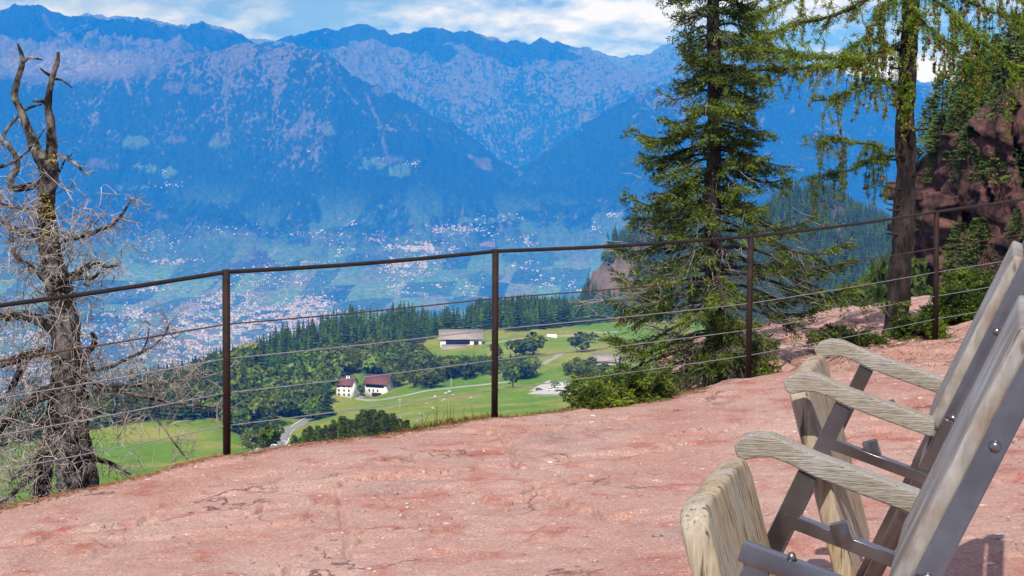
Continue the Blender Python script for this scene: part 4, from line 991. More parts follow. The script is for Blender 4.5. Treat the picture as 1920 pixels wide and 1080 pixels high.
def spruce():
    g = np.random.default_rng(42)
    base = at(1336, 716, 12.9); zb = gz(base.x, base.y)
    root = empty('spruce_tree', (base.x, base.y, zb), label='tall ragged spruce just beyond the third fence post', cat='tree')
    O = np.array(root.location)
    ctrl = [(0, -0.1), (0.01, .6), (-.02, 1.4), (.0, 2.2), (-.03, 3.2), (-0.02, 4.4), (0, 5.6)]
    P = smooth_path([(x, 0.02 * z, z) for x, z in ctrl], 26)
    tr = MB(); tr.tube(P, np.interp(P[:, 2], [0, .4, 2, 3.3, 5.6], [.095, .072, .058, .044, .008]), 9, (1, 1, 1), 0, False, 0.22); tr.build('trunk', M_sbark, root, True)
    m = MB(); br = MB(); bare = MB()
    z = 0.12
    while z < 5.4:
        nb = g.integers(4, 7)
        # reach left and right read off the photograph, metres from the trunk
        Ll = np.interp(z, [0, .35, .75, 1.1, 1.5, 1.9, 2.5, 3.1, 3.6, 4.5, 5.5], [0.75, .85, 1.0, .95, .72, .62, .56, .44, .40, .34, .08])
        Lr = np.interp(z, [0, .35, .75, 1.1, 1.5, 1.9, 2.5, 3.1, 3.6, 4.5, 5.5], [0.55, .70, 1.0, .92, .60, .50, .62, .46, .36, .30, .08])
        a0 = g.uniform(0, 6.28)
        for j in range(nb):
            if g.random() < .09: continue
            a = a0 + j * 6.28 / nb + g.uniform(-.35, .35); c, s = math.cos(a), math.sin(a)
            L = (Lr if c > 0 else Ll) * (0.72 + .28 * abs(c)) * g.uniform(0.48, 1.16) * (0.82 if z > 2.0 else 1) * (0.60 + 0.85 * float(vn(np.array(a * 1.3 + 20), np.array(z * 2.3), 9)))
            zz0 = z + g.uniform(-.05, .05); p0 = np.array((np.interp(zz0, P[:, 2], P[:, 0]), np.interp(zz0, P[:, 2], P[:, 1]), zz0))
            up = 0.10 if z > 2.6 else -0.02; d = np.array((c, s, 0))
            Q = smooth_path([p0, p0 + d * L * .35 + (0, 0, L * (up - .02)), p0 + d * L * .72 + (0, 0, L * (up - .16)), p0 + d * L + (0, 0, L * (up - .14 + g.uniform(-.08, .10)))], 8)
            low = z < 1.35
            bough(m, br, Q, 0.010 + .006 * L, g, leafy=(0.62 if low else 0.86) if g.random() > .10 else 0.15, twigL=min(.30, .15 + .24 * L), droop=.45, dens=1.05, bare=bare, start=.22 if not low else .38,
                  tint=(1, 1, 1) if not low else (1.05, 1.05, .9))
        z += g.uniform(0.065, 0.105)
    # long bare sweeps low on the left
    for (x0, y0, x1, y1) in [(1300, 560, 1085, 568), (1290, 520, 1075, 575), (1280, 640, 1120, 590), (1300, 690, 1060, 755), (1290, 660, 1100, 640), (1280, 600, 1150, 470), (1300, 470, 1135, 540), (1340, 620, 1190, 700)]:
        a = np.array(at(x0, y0, 12.9)) - O; b = np.array(at(x1, y1, 12.9 + g.uniform(-.4, .4))) - O
        Q = smooth_path([a, a * .6 + b * .4 + rndv(g) * .05, b], 7); bare.tube(Q, np.linspace(.007, .0016, 7), 4, (1.1, 1.05, 1), 0, False)
        for _ in range(26):
            t = g.uniform(.3, 1); k = min(int(t * 6), 5); p = Q[k] + (Q[k + 1] - Q[k]) * g.random(); q = (b - a) / np.linalg.norm(b - a) * .7 + rndv(g) * .6
            l = g.uniform(.05, .2); bare.tube([p, p + q * l * .5 + rndv(g) * .01, p + q * l], [.0024, .0018, .0008], 3, np.array((1.1, 1.05, 1)) * g.uniform(.7, 1.2), 0, False)
    for _ in range(900):
        zz_ = abs(g.normal(.55, .5)); a = g.uniform(0, 6.28); R = g.uniform(.1, .75); p = np.array((math.cos(a) * R, math.sin(a) * R, zz_)); q = np.array((math.cos(a), math.sin(a), g.uniform(-.5, .3))) + rndv(g) * .5
        l = g.uniform(.08, .25); bare.tube([p, p + q * l * .5 + rndv(g) * .02, p + q * l], [.0026, .002, .0008], 3, np.array((1, 1, 1)) * g.uniform(.6, 1.25), 0, False)
    cr = m.build('crown', M_needle, root); br.build('branches', M_sbark, root)
    o = bare.build('bare_twigs', M_twig, root)
    for q in root.children:
        if q.name.startswith(('bare_twigs', 'branches')): q['kind'] = 'stuff'
spruce()

def tuft(m, p, g, s=1.0, tint=(1, 1, 1)):
    n = 8; d = g.normal(0, 1, (n, 3)); d /= np.linalg.norm(d, axis=1)[:, None]; d[:, 2] += .15
    ln = (0.031 * s * g.uniform(.7, 1.25, n))[:, None]; w = np.cross(d, g.normal(0, 1, (n, 3))); w /= np.linalg.norm(w, axis=1)[:, None] + 1e-9; w *= 0.0034 * s
    V = np.stack([p + np.zeros((n, 3)), p + d * ln * .6 + w, p + d * ln, p + d * ln * .6 - w], 1).reshape(-1, 3); k = np.arange(n)[:, None] * 4
    m.add(V, np.concatenate([k + [0, 1, 2], k + [0, 2, 3]]), np.repeat(g.uniform(.65, 1.35, n), 4)[:, None] * np.asarray(tint)[None])
def cone(m, p, g, s=1.0):
    a = np.arange(6) * math.pi / 3; prof = [(-.016, .003), (-.008, .0095), (.002, .0105), (.012, .006), (.018, .001)]
    ax = np.array((0, 0, 1.0)) + rndv(g) * .5; ax /= np.linalg.norm(ax)
    m.tube([p + ax * z * s for z, _ in prof], [r * s for _, r in prof], 6, np.array((1, 1, 1)) * g.uniform(.6, 1.6), 0, False, .3)
def larch():
    g = np.random.default_rng(8); Y0 = 14.0
    base = at(1680, 628, Y0); zb = gz(base.x, base.y); root = empty('larch_tree', (base.x, base.y, zb), label='tall larch with dark bark and hanging cone-laden twigs near the right edge', cat='tree'); O = np.array(root.location)
    pts = [(1676, 640), (1681, 600), (1687, 520), (1693, 430), (1699, 330), (1697, 220), (1702, 130), (1708, 40), (1712, -60), (1716, -200), (1722, -500)]
    P = smooth_path([np.array(at(x, y, Y0 + .05)) - O for x, y in pts], 40); P[0, 2] -= .15
    t = np.linspace(0, 1, 40)
    tr = MB(); tr.tube(P, np.interp(t, [0, .03, .1, .35, .6, .8, 1], [.165, .125, .102, .088, .076, .060, .02]), 12, (1, 1, 1), 0, False, 0.22); tr.build('trunk', M_lbark, root, True)
    m = MB(); br = MB(); con = MB()
    def limb(pts, r0, dY0=0.0, dY1=0.0, strands=40, sl=(.1, .5), tufts=1.0, tint=(1, 1, 1), cones=.25, side=.16, ahead=40):
        n = len(pts); C = [np.array(at(x, y, Y0 + dY0 + (dY1 - dY0) * i / (n - 1))) - O for i, (x, y) in enumerate(pts)]; Q = smooth_path(C, 6 * n)
        br.tube(Q, np.linspace(r0, r0 * .18, len(Q)), 6, (1, 1, 1), 0, False, .35)
        N = len(Q)
        for i in range(int(tufts * np.linalg.norm(np.diff(Q, axis=0), axis=1).sum() / .014)):
            k = g.integers(int(N * .1), N - 1); p = Q[k] + (Q[k + 1] - Q[k]) * g.random(); tuft(m, p + rndv(g) * (.012 + r0 * .5), g, 1, tint)
        for i in range(int(ahead * .75)):                     # side shoots, thin and spreading
            k = g.integers(int(N * .12), N - 1); p = Q[k]; d = (Q[k + 1] - Q[k]) / np.linalg.norm(Q[k + 1] - Q[k]); q = d * g.uniform(.1, .9) + rndv(g) * .8; q[2] -= .1; q /= np.linalg.norm(q)
            l = side * g.uniform(.5, 1.6); S = smooth_path([p, p + q * l * .5 + (0, 0, .01), p + q * l + (0, 0, -.06 * l / .2)], 5); br.tube(S, [.0035, .003, .0025, .002, .001], 3, (1, .95, .9), 0, False)
            for j in range(int(l / .015)): tuft(m, S[0] + (S[-1] - S[0]) * g.random() + rndv(g) * .01, g, 1, np.asarray(tint) * g.uniform(.8, 1.2))
        for i in range(int(strands * .42)):                   # hanging strands
            k = g.integers(int(N * .05), N - 1); p = Q[k] + rndv(g) * .03; l = g.uniform(*sl); e = p + np.array((g.normal(0, .05), g.normal(0, .05), -l)); mid = (p + e) / 2 + np.array((g.normal(0, .02), g.normal(0, .02), 0))
            S = smooth_path([p, mid, e], 6); br.tube(S, [.003, .0028, .0025, .002, .0015, .001], 3, (.9, .85, .8), 0, False)
            for j in range(int(l / .015)):
                u = g.random(); q = S[min(int(u * 5), 4)] * (1 - (u * 5) % 1) + S[min(int(u * 5) + 1, 5)] * ((u * 5) % 1)
                tuft(m, q + rndv(g) * .006, g, .9, np.asarray(tint) * g.uniform(.75, 1.15))
                if g.random() < cones * .35: cone(con, q + rndv(g) * .012, g, g.uniform(.8, 1.25))
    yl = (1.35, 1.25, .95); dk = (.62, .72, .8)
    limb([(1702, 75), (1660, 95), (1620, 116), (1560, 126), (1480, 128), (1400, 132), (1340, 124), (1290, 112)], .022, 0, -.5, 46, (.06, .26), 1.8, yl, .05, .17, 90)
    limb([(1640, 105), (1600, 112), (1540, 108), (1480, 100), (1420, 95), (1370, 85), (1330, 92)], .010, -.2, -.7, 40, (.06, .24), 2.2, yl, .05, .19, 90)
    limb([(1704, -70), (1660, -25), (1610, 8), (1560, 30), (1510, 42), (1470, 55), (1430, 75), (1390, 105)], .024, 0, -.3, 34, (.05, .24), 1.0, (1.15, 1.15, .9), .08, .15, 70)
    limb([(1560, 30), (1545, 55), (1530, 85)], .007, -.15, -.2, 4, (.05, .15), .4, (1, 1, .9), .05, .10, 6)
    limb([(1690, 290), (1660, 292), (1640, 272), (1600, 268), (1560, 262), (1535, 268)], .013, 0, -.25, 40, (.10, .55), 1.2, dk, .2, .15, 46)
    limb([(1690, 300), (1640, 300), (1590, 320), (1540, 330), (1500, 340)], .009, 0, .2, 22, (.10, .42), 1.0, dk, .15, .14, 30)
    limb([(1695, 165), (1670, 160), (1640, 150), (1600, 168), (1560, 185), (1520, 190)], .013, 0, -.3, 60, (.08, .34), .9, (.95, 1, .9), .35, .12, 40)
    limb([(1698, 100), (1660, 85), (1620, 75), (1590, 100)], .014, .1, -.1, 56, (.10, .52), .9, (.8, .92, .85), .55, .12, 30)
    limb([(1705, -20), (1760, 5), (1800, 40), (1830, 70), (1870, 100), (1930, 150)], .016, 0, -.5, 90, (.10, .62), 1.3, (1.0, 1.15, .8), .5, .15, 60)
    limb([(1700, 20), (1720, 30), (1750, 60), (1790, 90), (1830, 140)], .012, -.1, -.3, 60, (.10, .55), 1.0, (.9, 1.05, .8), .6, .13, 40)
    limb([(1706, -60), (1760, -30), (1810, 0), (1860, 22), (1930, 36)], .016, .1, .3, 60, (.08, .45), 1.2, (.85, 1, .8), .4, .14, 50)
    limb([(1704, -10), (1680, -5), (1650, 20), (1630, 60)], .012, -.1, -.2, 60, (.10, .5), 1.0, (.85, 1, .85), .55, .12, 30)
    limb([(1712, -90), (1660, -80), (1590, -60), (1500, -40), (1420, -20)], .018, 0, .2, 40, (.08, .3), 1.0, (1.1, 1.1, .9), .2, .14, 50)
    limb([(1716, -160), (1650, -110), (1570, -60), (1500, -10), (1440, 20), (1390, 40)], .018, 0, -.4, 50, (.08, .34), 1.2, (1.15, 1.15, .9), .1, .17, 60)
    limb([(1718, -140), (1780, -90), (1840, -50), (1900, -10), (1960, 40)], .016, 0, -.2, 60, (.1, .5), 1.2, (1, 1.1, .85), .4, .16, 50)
    limb([(1698, 130), (1705, 170), (1702, 220)], .006, -.12, -.14, 22, (.08, .3), 1.6, (.9, 1, .7), .4, .08, 22)
    for y in (60, 130, 200, 245, 355, 385, 440, 395, 330):   # stubs
        p = np.array(at(np.interp(y, [0, 130, 330, 430], [1708, 1702, 1699, 1693]), y, Y0)) - O; s = g.choice([-1, 1]); br.tube([p, p + (s * .13, -.05, .01), p + (s * .17, -.06, .02)], [.012, .008, .003], 5, (.8, .8, .8), 0, False, .3)
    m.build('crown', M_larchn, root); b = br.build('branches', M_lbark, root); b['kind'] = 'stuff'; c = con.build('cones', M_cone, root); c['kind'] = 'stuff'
larch()

def dead_tree():
    g = np.random.default_rng(3); Y0 = 8.75
    base = at(150, 945, Y0); root = empty('dead_tree', base, label='bare grey dead tree with twisted forked trunk left of the first fence post', cat='tree'); O = np.array(base)
    V3 = lambda x, y, d=0.0: np.array(at(x, y, Y0 + d)) - O
    px2m = Y0 / F
    sub = MB(); tw = MB()
    def limb(name, pts, w0, w1, d0=0.0, d1=0.0, twigs=20, tl=(.05, .2), tint=(1, 1, 1), knots=.3, widths=None):
        n = len(pts); C = [V3(x, y, d0 + (d1 - d0) * i / max(n - 1, 1)) for i, (x, y) in enumerate(pts)]; Q = smooth_path(C, max(8, 5 * n))
        R = np.interp(np.linspace(0, 1, len(Q)), np.linspace(0, 1, len(widths)), widths) * px2m / 2 if widths else np.linspace(w0, w1, len(Q)) * px2m / 2
        b = MB(); b.tube(Q, R, 9 if w0 > 14 else 6, tint, 0, True, knots); b.build(name, M_dead, root, True)
        for _ in range(twigs):
            k = g.integers(1, len(Q) - 1); d = (Q[k + 1] - Q[k]); d /= np.linalg.norm(d); twig(Q[k], d * .5 + rndv(g), g.uniform(*tl), 2)
        return Q
    def twig(p, q, l, depth):
        q = q / np.linalg.norm(q); a = p + q * l * .35 + rndv(g) * l * .10; b = a + q * l * .35 + rndv(g) * l * .16; e = b + q * l * .3 + rndv(g) * l * .14 - np.array((0, 0, .10 * l)); r = .0016 + .009 * l
        tw.tube([p, a, b, e], [r, r * .75, r * .5, .0008], 3, np.array((1.3, 1.25, 1.2)) * g.uniform(.6, 1.4), 0, False)
        if depth and l > .05:
            for s in (a, b, (a + b) / 2):
                if g.random() < .8: twig(s, q * .6 + rndv(g) * .9, l * g.uniform(.35, .65), depth - 1)
    moss = (1.0, .95, .72)
    limb('trunk', [(158, 985), (150, 930), (140, 850), (132, 760), (126, 660), (112, 560), (96, 480), (88, 420), (85, 375), (93, 330), (90, 300)], 80, 30, 0, 0, 60, (.06, .2), (1, 1, 1), .34,
         [92, 84, 72, 66, 58, 50, 42, 36, 33, 36, 38])
    limb('trunk', [(70, 975), (80, 900), (95, 800), (108, 700), (110, 620), (100, 540)], 34, 18, .12, .1, 30, (.06, .2), (.8, .8, .8), .34)
    limb('limb', [(88, 312), (70, 285), (52, 240), (38, 205), (27, 180), (33, 150), (42, 118), (40, 100), (33, 82)], 26, 6, 0, .15, 4, (.03, .07), (.95, .95, .85), .25, [28, 24, 17, 14, 13, 12, 10, 8, 4])
    limb('limb', [(92, 308), (97, 270), (95, 230), (90, 195), (97, 150), (107, 118), (109, 98)], 22, 6, 0, -.1, 10, (.03, .08), (1.0, .92, .85), .3, [26, 20, 17, 14, 11, 9, 6])
    limb('limb', [(42, 118), (55, 108), (68, 110), (80, 112)], 7, 3, .05, .02, 2, (.02, .05), (1.2, 1.2, 1.2))
    limb('limb', [(95, 142), (85, 136), (76, 128)], 7, 3, 0, -.1, 3, (.02, .05))
    limb('limb', [(98, 148), (115, 150), (135, 164)], 6, 2.5, 0, -.1, 1, (.02, .04), (1.3, 1.25, 1.2))
    limb('limb', [(90, 192), (78, 190), (62, 190)], 11, 4, 0, -.1, 2, (.02, .05))
    limb('limb', [(48, 205), (60, 200), (78, 196)], 7, 3, .05, -.05, 2, (.02, .05))
    limb('limb', [(103, 288), (120, 295), (140, 305), (155, 320), (170, 329)], 8, 3, 0, -.15, 5, (.03, .09), (1.35, 1.3, 1.25))
    limb('limb', [(115, 315), (122, 300), (136, 288)], 5, 2, 0, .1, 2, (.02, .05), (.8, .8, .8))
    limb('limb', [(85, 345), (55, 350), (25, 352), (20, 335), (32, 315), (28, 290), (12, 270), (4, 262), (14, 240), (36, 217)], 15, 4, 0, .2, 16, (.04, .12), (1, .98, .95), .3, [16, 15, 14, 12, 11, 10, 8, 7, 5])
    limb('limb', [(-20, 318), (15, 308), (45, 290), (70, 262), (84, 240)], 7, 2, -.1, -.1, 12, (.03, .1), (1.1, 1.05, 1))
    limb('limb', [(98, 455), (130, 448), (165, 440), (195, 428), (215, 418), (230, 400), (245, 378), (258, 372)], 11, 2.5, 0, -.3, 46, (.03, .12), (1, .95, .9), .4)
    limb('limb', [(150, 442), (170, 425), (190, 408)], 4, 1.5, -.05, -.2, 8, (.03, .07))
    limb('limb', [(225, 405), (238, 412), (262, 420)], 3.5, 1.5, -.2, -.3, 6, (.03, .06), (1.3, 1.25, 1.2))
    limb('limb', [(120, 520), (145, 512), (165, 500), (175, 492), (195, 498), (210, 500), (225, 492)], 13, 5, 0, -.2, 14, (.03, .08), (.85, .8, .75), .45)
    limb('limb', [(110, 530), (140, 522), (175, 520), (186, 510)], 12, 5, -.1, -.25, 14, (.03, .08), (1.15, 1.0, .75), .4)
    limb('limb', [(95, 455), (60, 440), (20, 425), (-20, 400)], 12, 6, 0, .1, 40, (.05, .2), (1, 1, 1), .4)
    limb('limb', [(88, 400), (50, 392), (10, 385), (-20, 370)], 8, 4, 0, -.15, 40, (.05, .2), (1, .95, .9), .4)
    limb('limb', [(110, 560), (80, 520), (50, 495), (28, 478), (20, 430)], 13, 6, -.08, -.25, 34, (.05, .2), (1.25, 1.2, 1.15), .4)
    limb('limb', [(112, 620), (70, 600), (40, 590), (10, 595), (-20, 580)], 22, 14, 0, .1, 40, (.05, .2), (.7, .7, .7), .4)
    limb('limb', [(120, 680), (75, 660), (40, 670), (10, 680), (-15, 690)], 22, 12, 0, -.1, 34, (.05, .2), (.75, .7, .7), .4)
    limb('limb', [(125, 720), (70, 745), (30, 770), (5, 800), (-15, 830)], 26, 14, 0, .15, 40, (.05, .2), (.75, .72, .7), .4)
    limb('limb', [(60, 660), (35, 700), (15, 740), (-10, 760)], 16, 8, .1, .1, 30, (.05, .2), (.8, .8, .8), .4)
    limb('limb', [(130, 690), (150, 680), (165, 660), (178, 640), (172, 625)], 17, 8, 0, -.1, 10, (.03, .08), (.55, .5, .5), .5)
    limb('limb', [(135, 720), (165, 695), (200, 690), (240, 672), (285, 650), (310, 625), (317, 606)], 10, 2.5, 0, -.3, 70, (.05, .18), (1, .95, .9), .4)
    limb('limb', [(262, 665), (275, 640), (280, 615)], 4, 2, -.2, -.3, 8, (.03, .08), (.8, .8, .8))
    limb('limb', [(135, 745), (180, 735), (230, 725), (290, 720), (350, 712), (390, 708)], 10, 2, 0, .3, 80, (.05, .22), (1.15, 1.1, 1.05), .4)
    limb('limb', [(140, 700), (180, 720), (250, 740), (320, 755), (380, 762), (420, 760)], 8, 2.2, 0, .2, 60, (.05, .2), (1.3, 1.25, 1.2), .3)
    limb('limb', [(140, 760), (190, 775), (240, 785), (285, 780), (330, 835), (352, 862)], 8, 2, 0, -.2, 44, (.05, .2), (1.2, 1.15, 1.1), .3)
    limb('limb', [(148, 850), (180, 860), (210, 870), (245, 890)], 15, 4, 0, -.05, 30, (.04, .12), (.6, .55, .5), .5)
    limb('limb', [(140, 830), (100, 840), (60, 870), (20, 900)], 16, 6, 0, -.15, 44, (.06, .22), (.9, .88, .85), .4)
    limb('limb', [(95, 790), (50, 800), (10, 830), (-20, 840)], 16, 8, .1, .05, 40, (.06, .22), (.8, .78, .75), .4)
    limb('limb', [(80, 880), (50, 900), (20, 930), (-10, 950)], 14, 6, .05, -.1, 50, (.06, .24), (1, .97, .95), .4)
    for _ in range(850):                     # tangle of fine dead twigs low on the stem
        x = g.normal(95, 70); y = g.choice([g.normal(850, 70), g.normal(740, 60), g.normal(560, 70), g.normal(430, 40)]); 
        if x > 330: continue
        twig(V3(x, min(y, 930), g.uniform(-.3, .3)), rndv(g) + (0, 0, -.5), g.uniform(.05, .22), 1)
    o = tw.build('twigs', M_twig, root); o['kind'] = 'stuff'
    ms = MB()
    M_moss = mat('yellow_lichen', base=(0.20, 0.14, 0.02), var=(0.30, 0.22, 0.04), scale=40, rough=0.95)
    for (x, y, r, n) in [(88, 385, 16, 60), (86, 400, 14, 50), (98, 300, 9, 26), (165, 522, 14, 36), (90, 440, 18, 40), (115, 580, 14, 26)]:
        for _ in range(n):
            c = V3(x + g.normal(0, r * .55), y + g.normal(0, r), -.055); s = g.uniform(.006, .014); k = [c + rndv(g) * s for _ in range(4)]; ms.add(k, [(0, 1, 2), (0, 2, 3), (0, 3, 1), (1, 2, 3)])
    o = ms.build('lichen', M_moss, root); o['kind'] = 'stuff'
dead_tree()

def shrub(name, x, y, R, H, seed, label, n=46, tint=(1, 1, 1), lean=(0, 0), leafy=.95):
    g = np.random.default_rng(seed); zg = gz(x, y); root = empty(name, (x, y, zg), label=label, cat='shrub'); m = MB(); br = MB(); bare = MB()
    for i in range(n):
        a = g.uniform(0, 6.28); e = g.uniform(.05, 1.0); L = R * g.uniform(.55, 1.1); d = np.array((math.cos(a) + lean[0], math.sin(a) + lean[1], 0)); h = H * e
        p0 = np.array((g.normal(0, .06), g.normal(0, .06), .02)); r_ = L * (1.05 - .55 * e)
        Q = smooth_path([p0, p0 + d * r_ * .4 + (0, 0, h * .55), p0 + d * r_ * .8 + (0, 0, h * .95), p0 + d * r_ + (0, 0, h * .98 - .03)], 7)
        bough(m, br, Q, .007, g, leafy, .17, .15, 1.15, tint, bare, .15)
    m.build('foliage', M_needle, root); br.build('stem', M_sbark, root)
    if bare.v: bare.build('bare_twigs', M_twig, root)['kind'] = 'stuff'
    for q in root.children:
        if q.name.startswith('stem'): q['kind'] = 'stuff'
s = at(1128, 765, 10.42); shrub('low_spruce_shrub', s.x, s.y, .24, .13, 71, 'low bright green conifer shrub at the rim between the second and third posts', 34, (1.4, 1.35, 1.0), (.1, .2))
s = at(1195, 752, 10.66); shrub('low_spruce_shrub', s.x, s.y, .26, .21, 72, 'low conifer shrub at the foot of the tall spruce', 32, (1.2, 1.2, 1), (.1, .2))
s = at(1775, 625, 14.0); shrub('juniper_shrub', s.x + .12, s.y + .2, .30, .36, 73, 'dense green juniper shrub right of the fourth fence post', 66, (.8, .9, .75))
s = at(1830, 590, 14.6); shrub('juniper_shrub', s.x, s.y, .42, .46, 74, 'taller juniper shrub behind the backrest of the farther chair', 76, (1, 1.1, .9))
s = at(1590, 640, 13.4); shrub('low_spruce_shrub', s.x, s.y, .34, .14, 75, 'low dark spruce bough on the rock left of the larch', 30, (.6, .7, .7), (-.2, 0), .85)  # needle tint darkened for the shade the bough lies in
s = at(1725, 640, 13.5); shrub('juniper_shrub', s.x, s.y, .2, .16, 76, 'small green shrub at the foot of the larch', 28, (1, 1.1, .9))
s = at(1440, 700, 11.9); shrub('low_spruce_shrub', s.x - .12, s.y, .2, .3, 77, 'small spruce sprig behind the third fence post', 10, (1, 1, .9), (0, 0), .8)
# ---------------------------------------------------------------- cliff on the right, with its trees
def cliff():
    M_cl = mat('red_cliff_rock_and_shade', base=(0.026, 0.014, 0.013), var=(0.165, 0.075, 0.060), scale=1.3, detail=10, rough=0.95, bump=1.0, bscale=2.6, bdist=0.4, ramp=(.38, .62), stretch=(1, 1, .4))  # dark tones carry the cliff's shade along with its own stains
    # path of the face on the ground, and the height of its top and foot, all in metres
    def face(name, plan, tops, foot, seed, label, amp, thick):
        P = smooth_path(np.array(plan, float), 130); u = np.linspace(0, 1, 130)
        top = np.interp(u, np.linspace(0, 1, len(tops)), tops); nv = 110; v = np.linspace(0, 1, nv)
        T = np.gradient(P, axis=0); Nn = np.stack([-T[:, 1], T[:, 0]], -1); Nn /= np.linalg.norm(Nn, axis=1)[:, None]
        L = np.concatenate([[0], np.cumsum(np.linalg.norm(np.diff(P, axis=0), axis=1))])
        Uu, Vv = np.meshgrid(L, v); Zz = foot + (top[None] - foot) * Vv
        wob = 1.6 * (fbm(Uu / 3, Zz / 3, 3, seed + 9) - .5)
        blocks = _hash(np.floor((Uu + wob) / 1.6), np.floor((Zz + wob + .3 * Uu) / 3.4), seed) * 1.1 + _hash(np.floor((Uu - wob) / .8), np.floor((Zz + wob) / 1.1), seed + 3) * .42
        crack = ridged((Uu + .25 * Zz) / 2.0, Zz / 9., 3, seed + 5)
        strata = _hash(np.floor((Uu + .22 * Zz + .6 * wob) / .75), np.floor((Zz + 2 * wob) / 4.), seed + 8)
        D = amp * (1.2 * (fbm(Uu / 5., Zz / 5., 4, seed) - .5) + blocks * 1.0 + .55 * strata - 1.5 * sstep(.68, .80, crack) + .35 * (fbm(Uu / .7, Zz / .7, 4, seed + 2) - .5))
        D = D - thick * sstep(.86, 1.0, Vv) ** 2 * 1.2
        X = P[None, :, 0] + Nn[None, :, 0] * -D; Y = P[None, :, 1] + Nn[None, :, 1] * -D
        V = np.stack([X, Y, Zz], -1)
        # roof sloping back from the rim so that the face has a body behind it
        back = V[-1] + np.stack([Nn[:, 0] * thick * 2.5, Nn[:, 1] * thick * 2.5, np.full(130, .6)], -1); back2 = back + np.stack([Nn[:, 0] * thick, Nn[:, 1] * thick, np.full(130, -14.)], -1)
        V = np.concatenate([V, back[None], back2[None]])
        me = mesh_np(name, V.reshape(-1, 3), grid_faces(nv + 2, 130), False); o = link(name, me, M_cl); tag(o, label, 'cliff'); return V[:nv]
    g = lambda px, Y: (px - 960) / F * Y
    a = face('rock_cliff', [(g(1840, 95), 95), (g(1800, 84), 84), (g(1796, 79), 79), (g(1822, 78), 78), (g(1850, 77), 77), (g(1990, 76), 76)], [0.2, .4, 1.6, 2.6, 2.6, 4.0], -9.5, 5,
             'dark red rock cliff behind the larch at the right edge', 1.7, 1.6)
    b = face('rock_buttress', [(g(1800, 66), 66), (g(1806, 62), 62), (g(1850, 59), 59), (g(1920, 57), 57), (g(2060, 56), 56)], [-6, -4.2, -2.6, -1.2, 1.0], -9, 25,
             'rounded lower rock buttress behind the chair back at the right edge', .8, 1.4)
    c = face('rock_crag', [(g(1838, 104), 104), (g(1832, 96), 96), (g(1870, 92), 92), (g(1930, 90), 90), (g(2080, 88), 88)], [2.2, 4.5, 6.2, 7.6, 9.0], -3, 45,
             'upper rock crag above the cliff, half hidden by larch twigs', .9, 2.0)
    return a, b, c
CLIFFS = cliff()
M_cconf = mat('cliff_conifer_needles', base=(0.040, 0.066, 0.018), var=(0.085, 0.110, 0.026), scale=1.5, rough=0.85, cover=True, spec=0.1, vary=.3)
def dense_conifer(seed, w=.24):
    g = np.random.default_rng(seed); b = MB()
    b.tube([(0, 0, -.08), (0, 0, .5), (0, 0, .98)], [.02, .013, .002], 5, (.9, .8, .7), 1, False)
    for t in range(26):
        f = t / 25; z = .05 + .92 * f
        for j in range(9):
            a = g.uniform(0, 6.28); R = (w * (1 - f) ** .8 + .01) * g.uniform(.6, 1.2); d = np.array((math.cos(a), math.sin(a), 0)); s = np.array((-d[1], d[0], 0)); dr = g.uniform(-.01, .035)
            for q in range(5):
                c = d * R * (.35 + .16 * q) + np.array((0, 0, z - dr * q / 4)); e = g.normal(0, .018, (2, 3)); l = .045 * g.uniform(.6, 1.3)
                sd = s * (1 if q % 2 else -1) * l * .8 + d * l; V = [c, c + sd + e[0] * .5, c + sd * .7 + np.array((0, 0, -.02)) + e[1] * .6 + s * .012]
                b.add(V, [(0, 1, 2)], np.array((1, 1, 1)) * g.uniform(.55, 1.4), 0)
    return b.mesh('conifer', [M_cconf, M_bark])
DC = [dense_conifer(900 + i, [.24, .30, .2][i]) for i in range(3)]
for (px, pb, pt, Y, wd, k, lab) in [(1765, 285, 128, 82, 1.0, 0, 'dark pine leaning off the left edge of the cliff top'), (1742, 290, 180, 80, 1.2, 1, 'short conifer on the left corner of the cliff'),
                                    (1800, 262, 110, 84, .9, 2, 'conifer on the cliff top behind the larch twigs'), (1835, 240, 90, 88, .9, 0, 'conifer below the upper crag, behind larch twigs'),
                                    (1872, 340, 245, 75.5, 1.5, 1, 'bushy green conifer on a ledge at the right of the cliff'), (1905, 340, 255, 75, 1.5, 1, 'bushy conifer on the cliff ledge cut by the right edge'),
                                    (1900, 140, 25, 90, 1.1, 0, 'tall conifer on top of the upper crag at the right edge'), (1868, 170, 60, 93, .9, 2, 'conifer on the upper crag left of the tall one'),
                                    (1925, 150, 10, 89, 1.1, 1, 'conifer on the upper crag cut by the right edge'),
                                    (1785, 250, 150, 86, 1.3, 1, 'short bushy conifer in the middle of the cliff top'), (1815, 235, 140, 87, 1.3, 0, 'short conifer just left of the upper crag'), (1852, 215, 95, 89, 1.2, 1, 'dark conifer rooted at the foot of the upper crag'),
                                    (1885, 190, 80, 89, 1.3, 0, 'leaning conifer on the face of the upper crag'), (1850, 330, 262, 76, 1.6, 1, 'low bush on the left end of the cliff ledge'), (1755, 270, 215, 79, 1.6, 1, 'low dark bush at the lip of the cliff')]:
    p = at(px, pb, Y); h = at(px, pt, Y).z - p.z; p.z -= h * .05
    plant(DC[k], 'cliff_conifer', p, h * 1.05, wd, lab, 'tree', None)
g_ = np.random.default_rng(77)
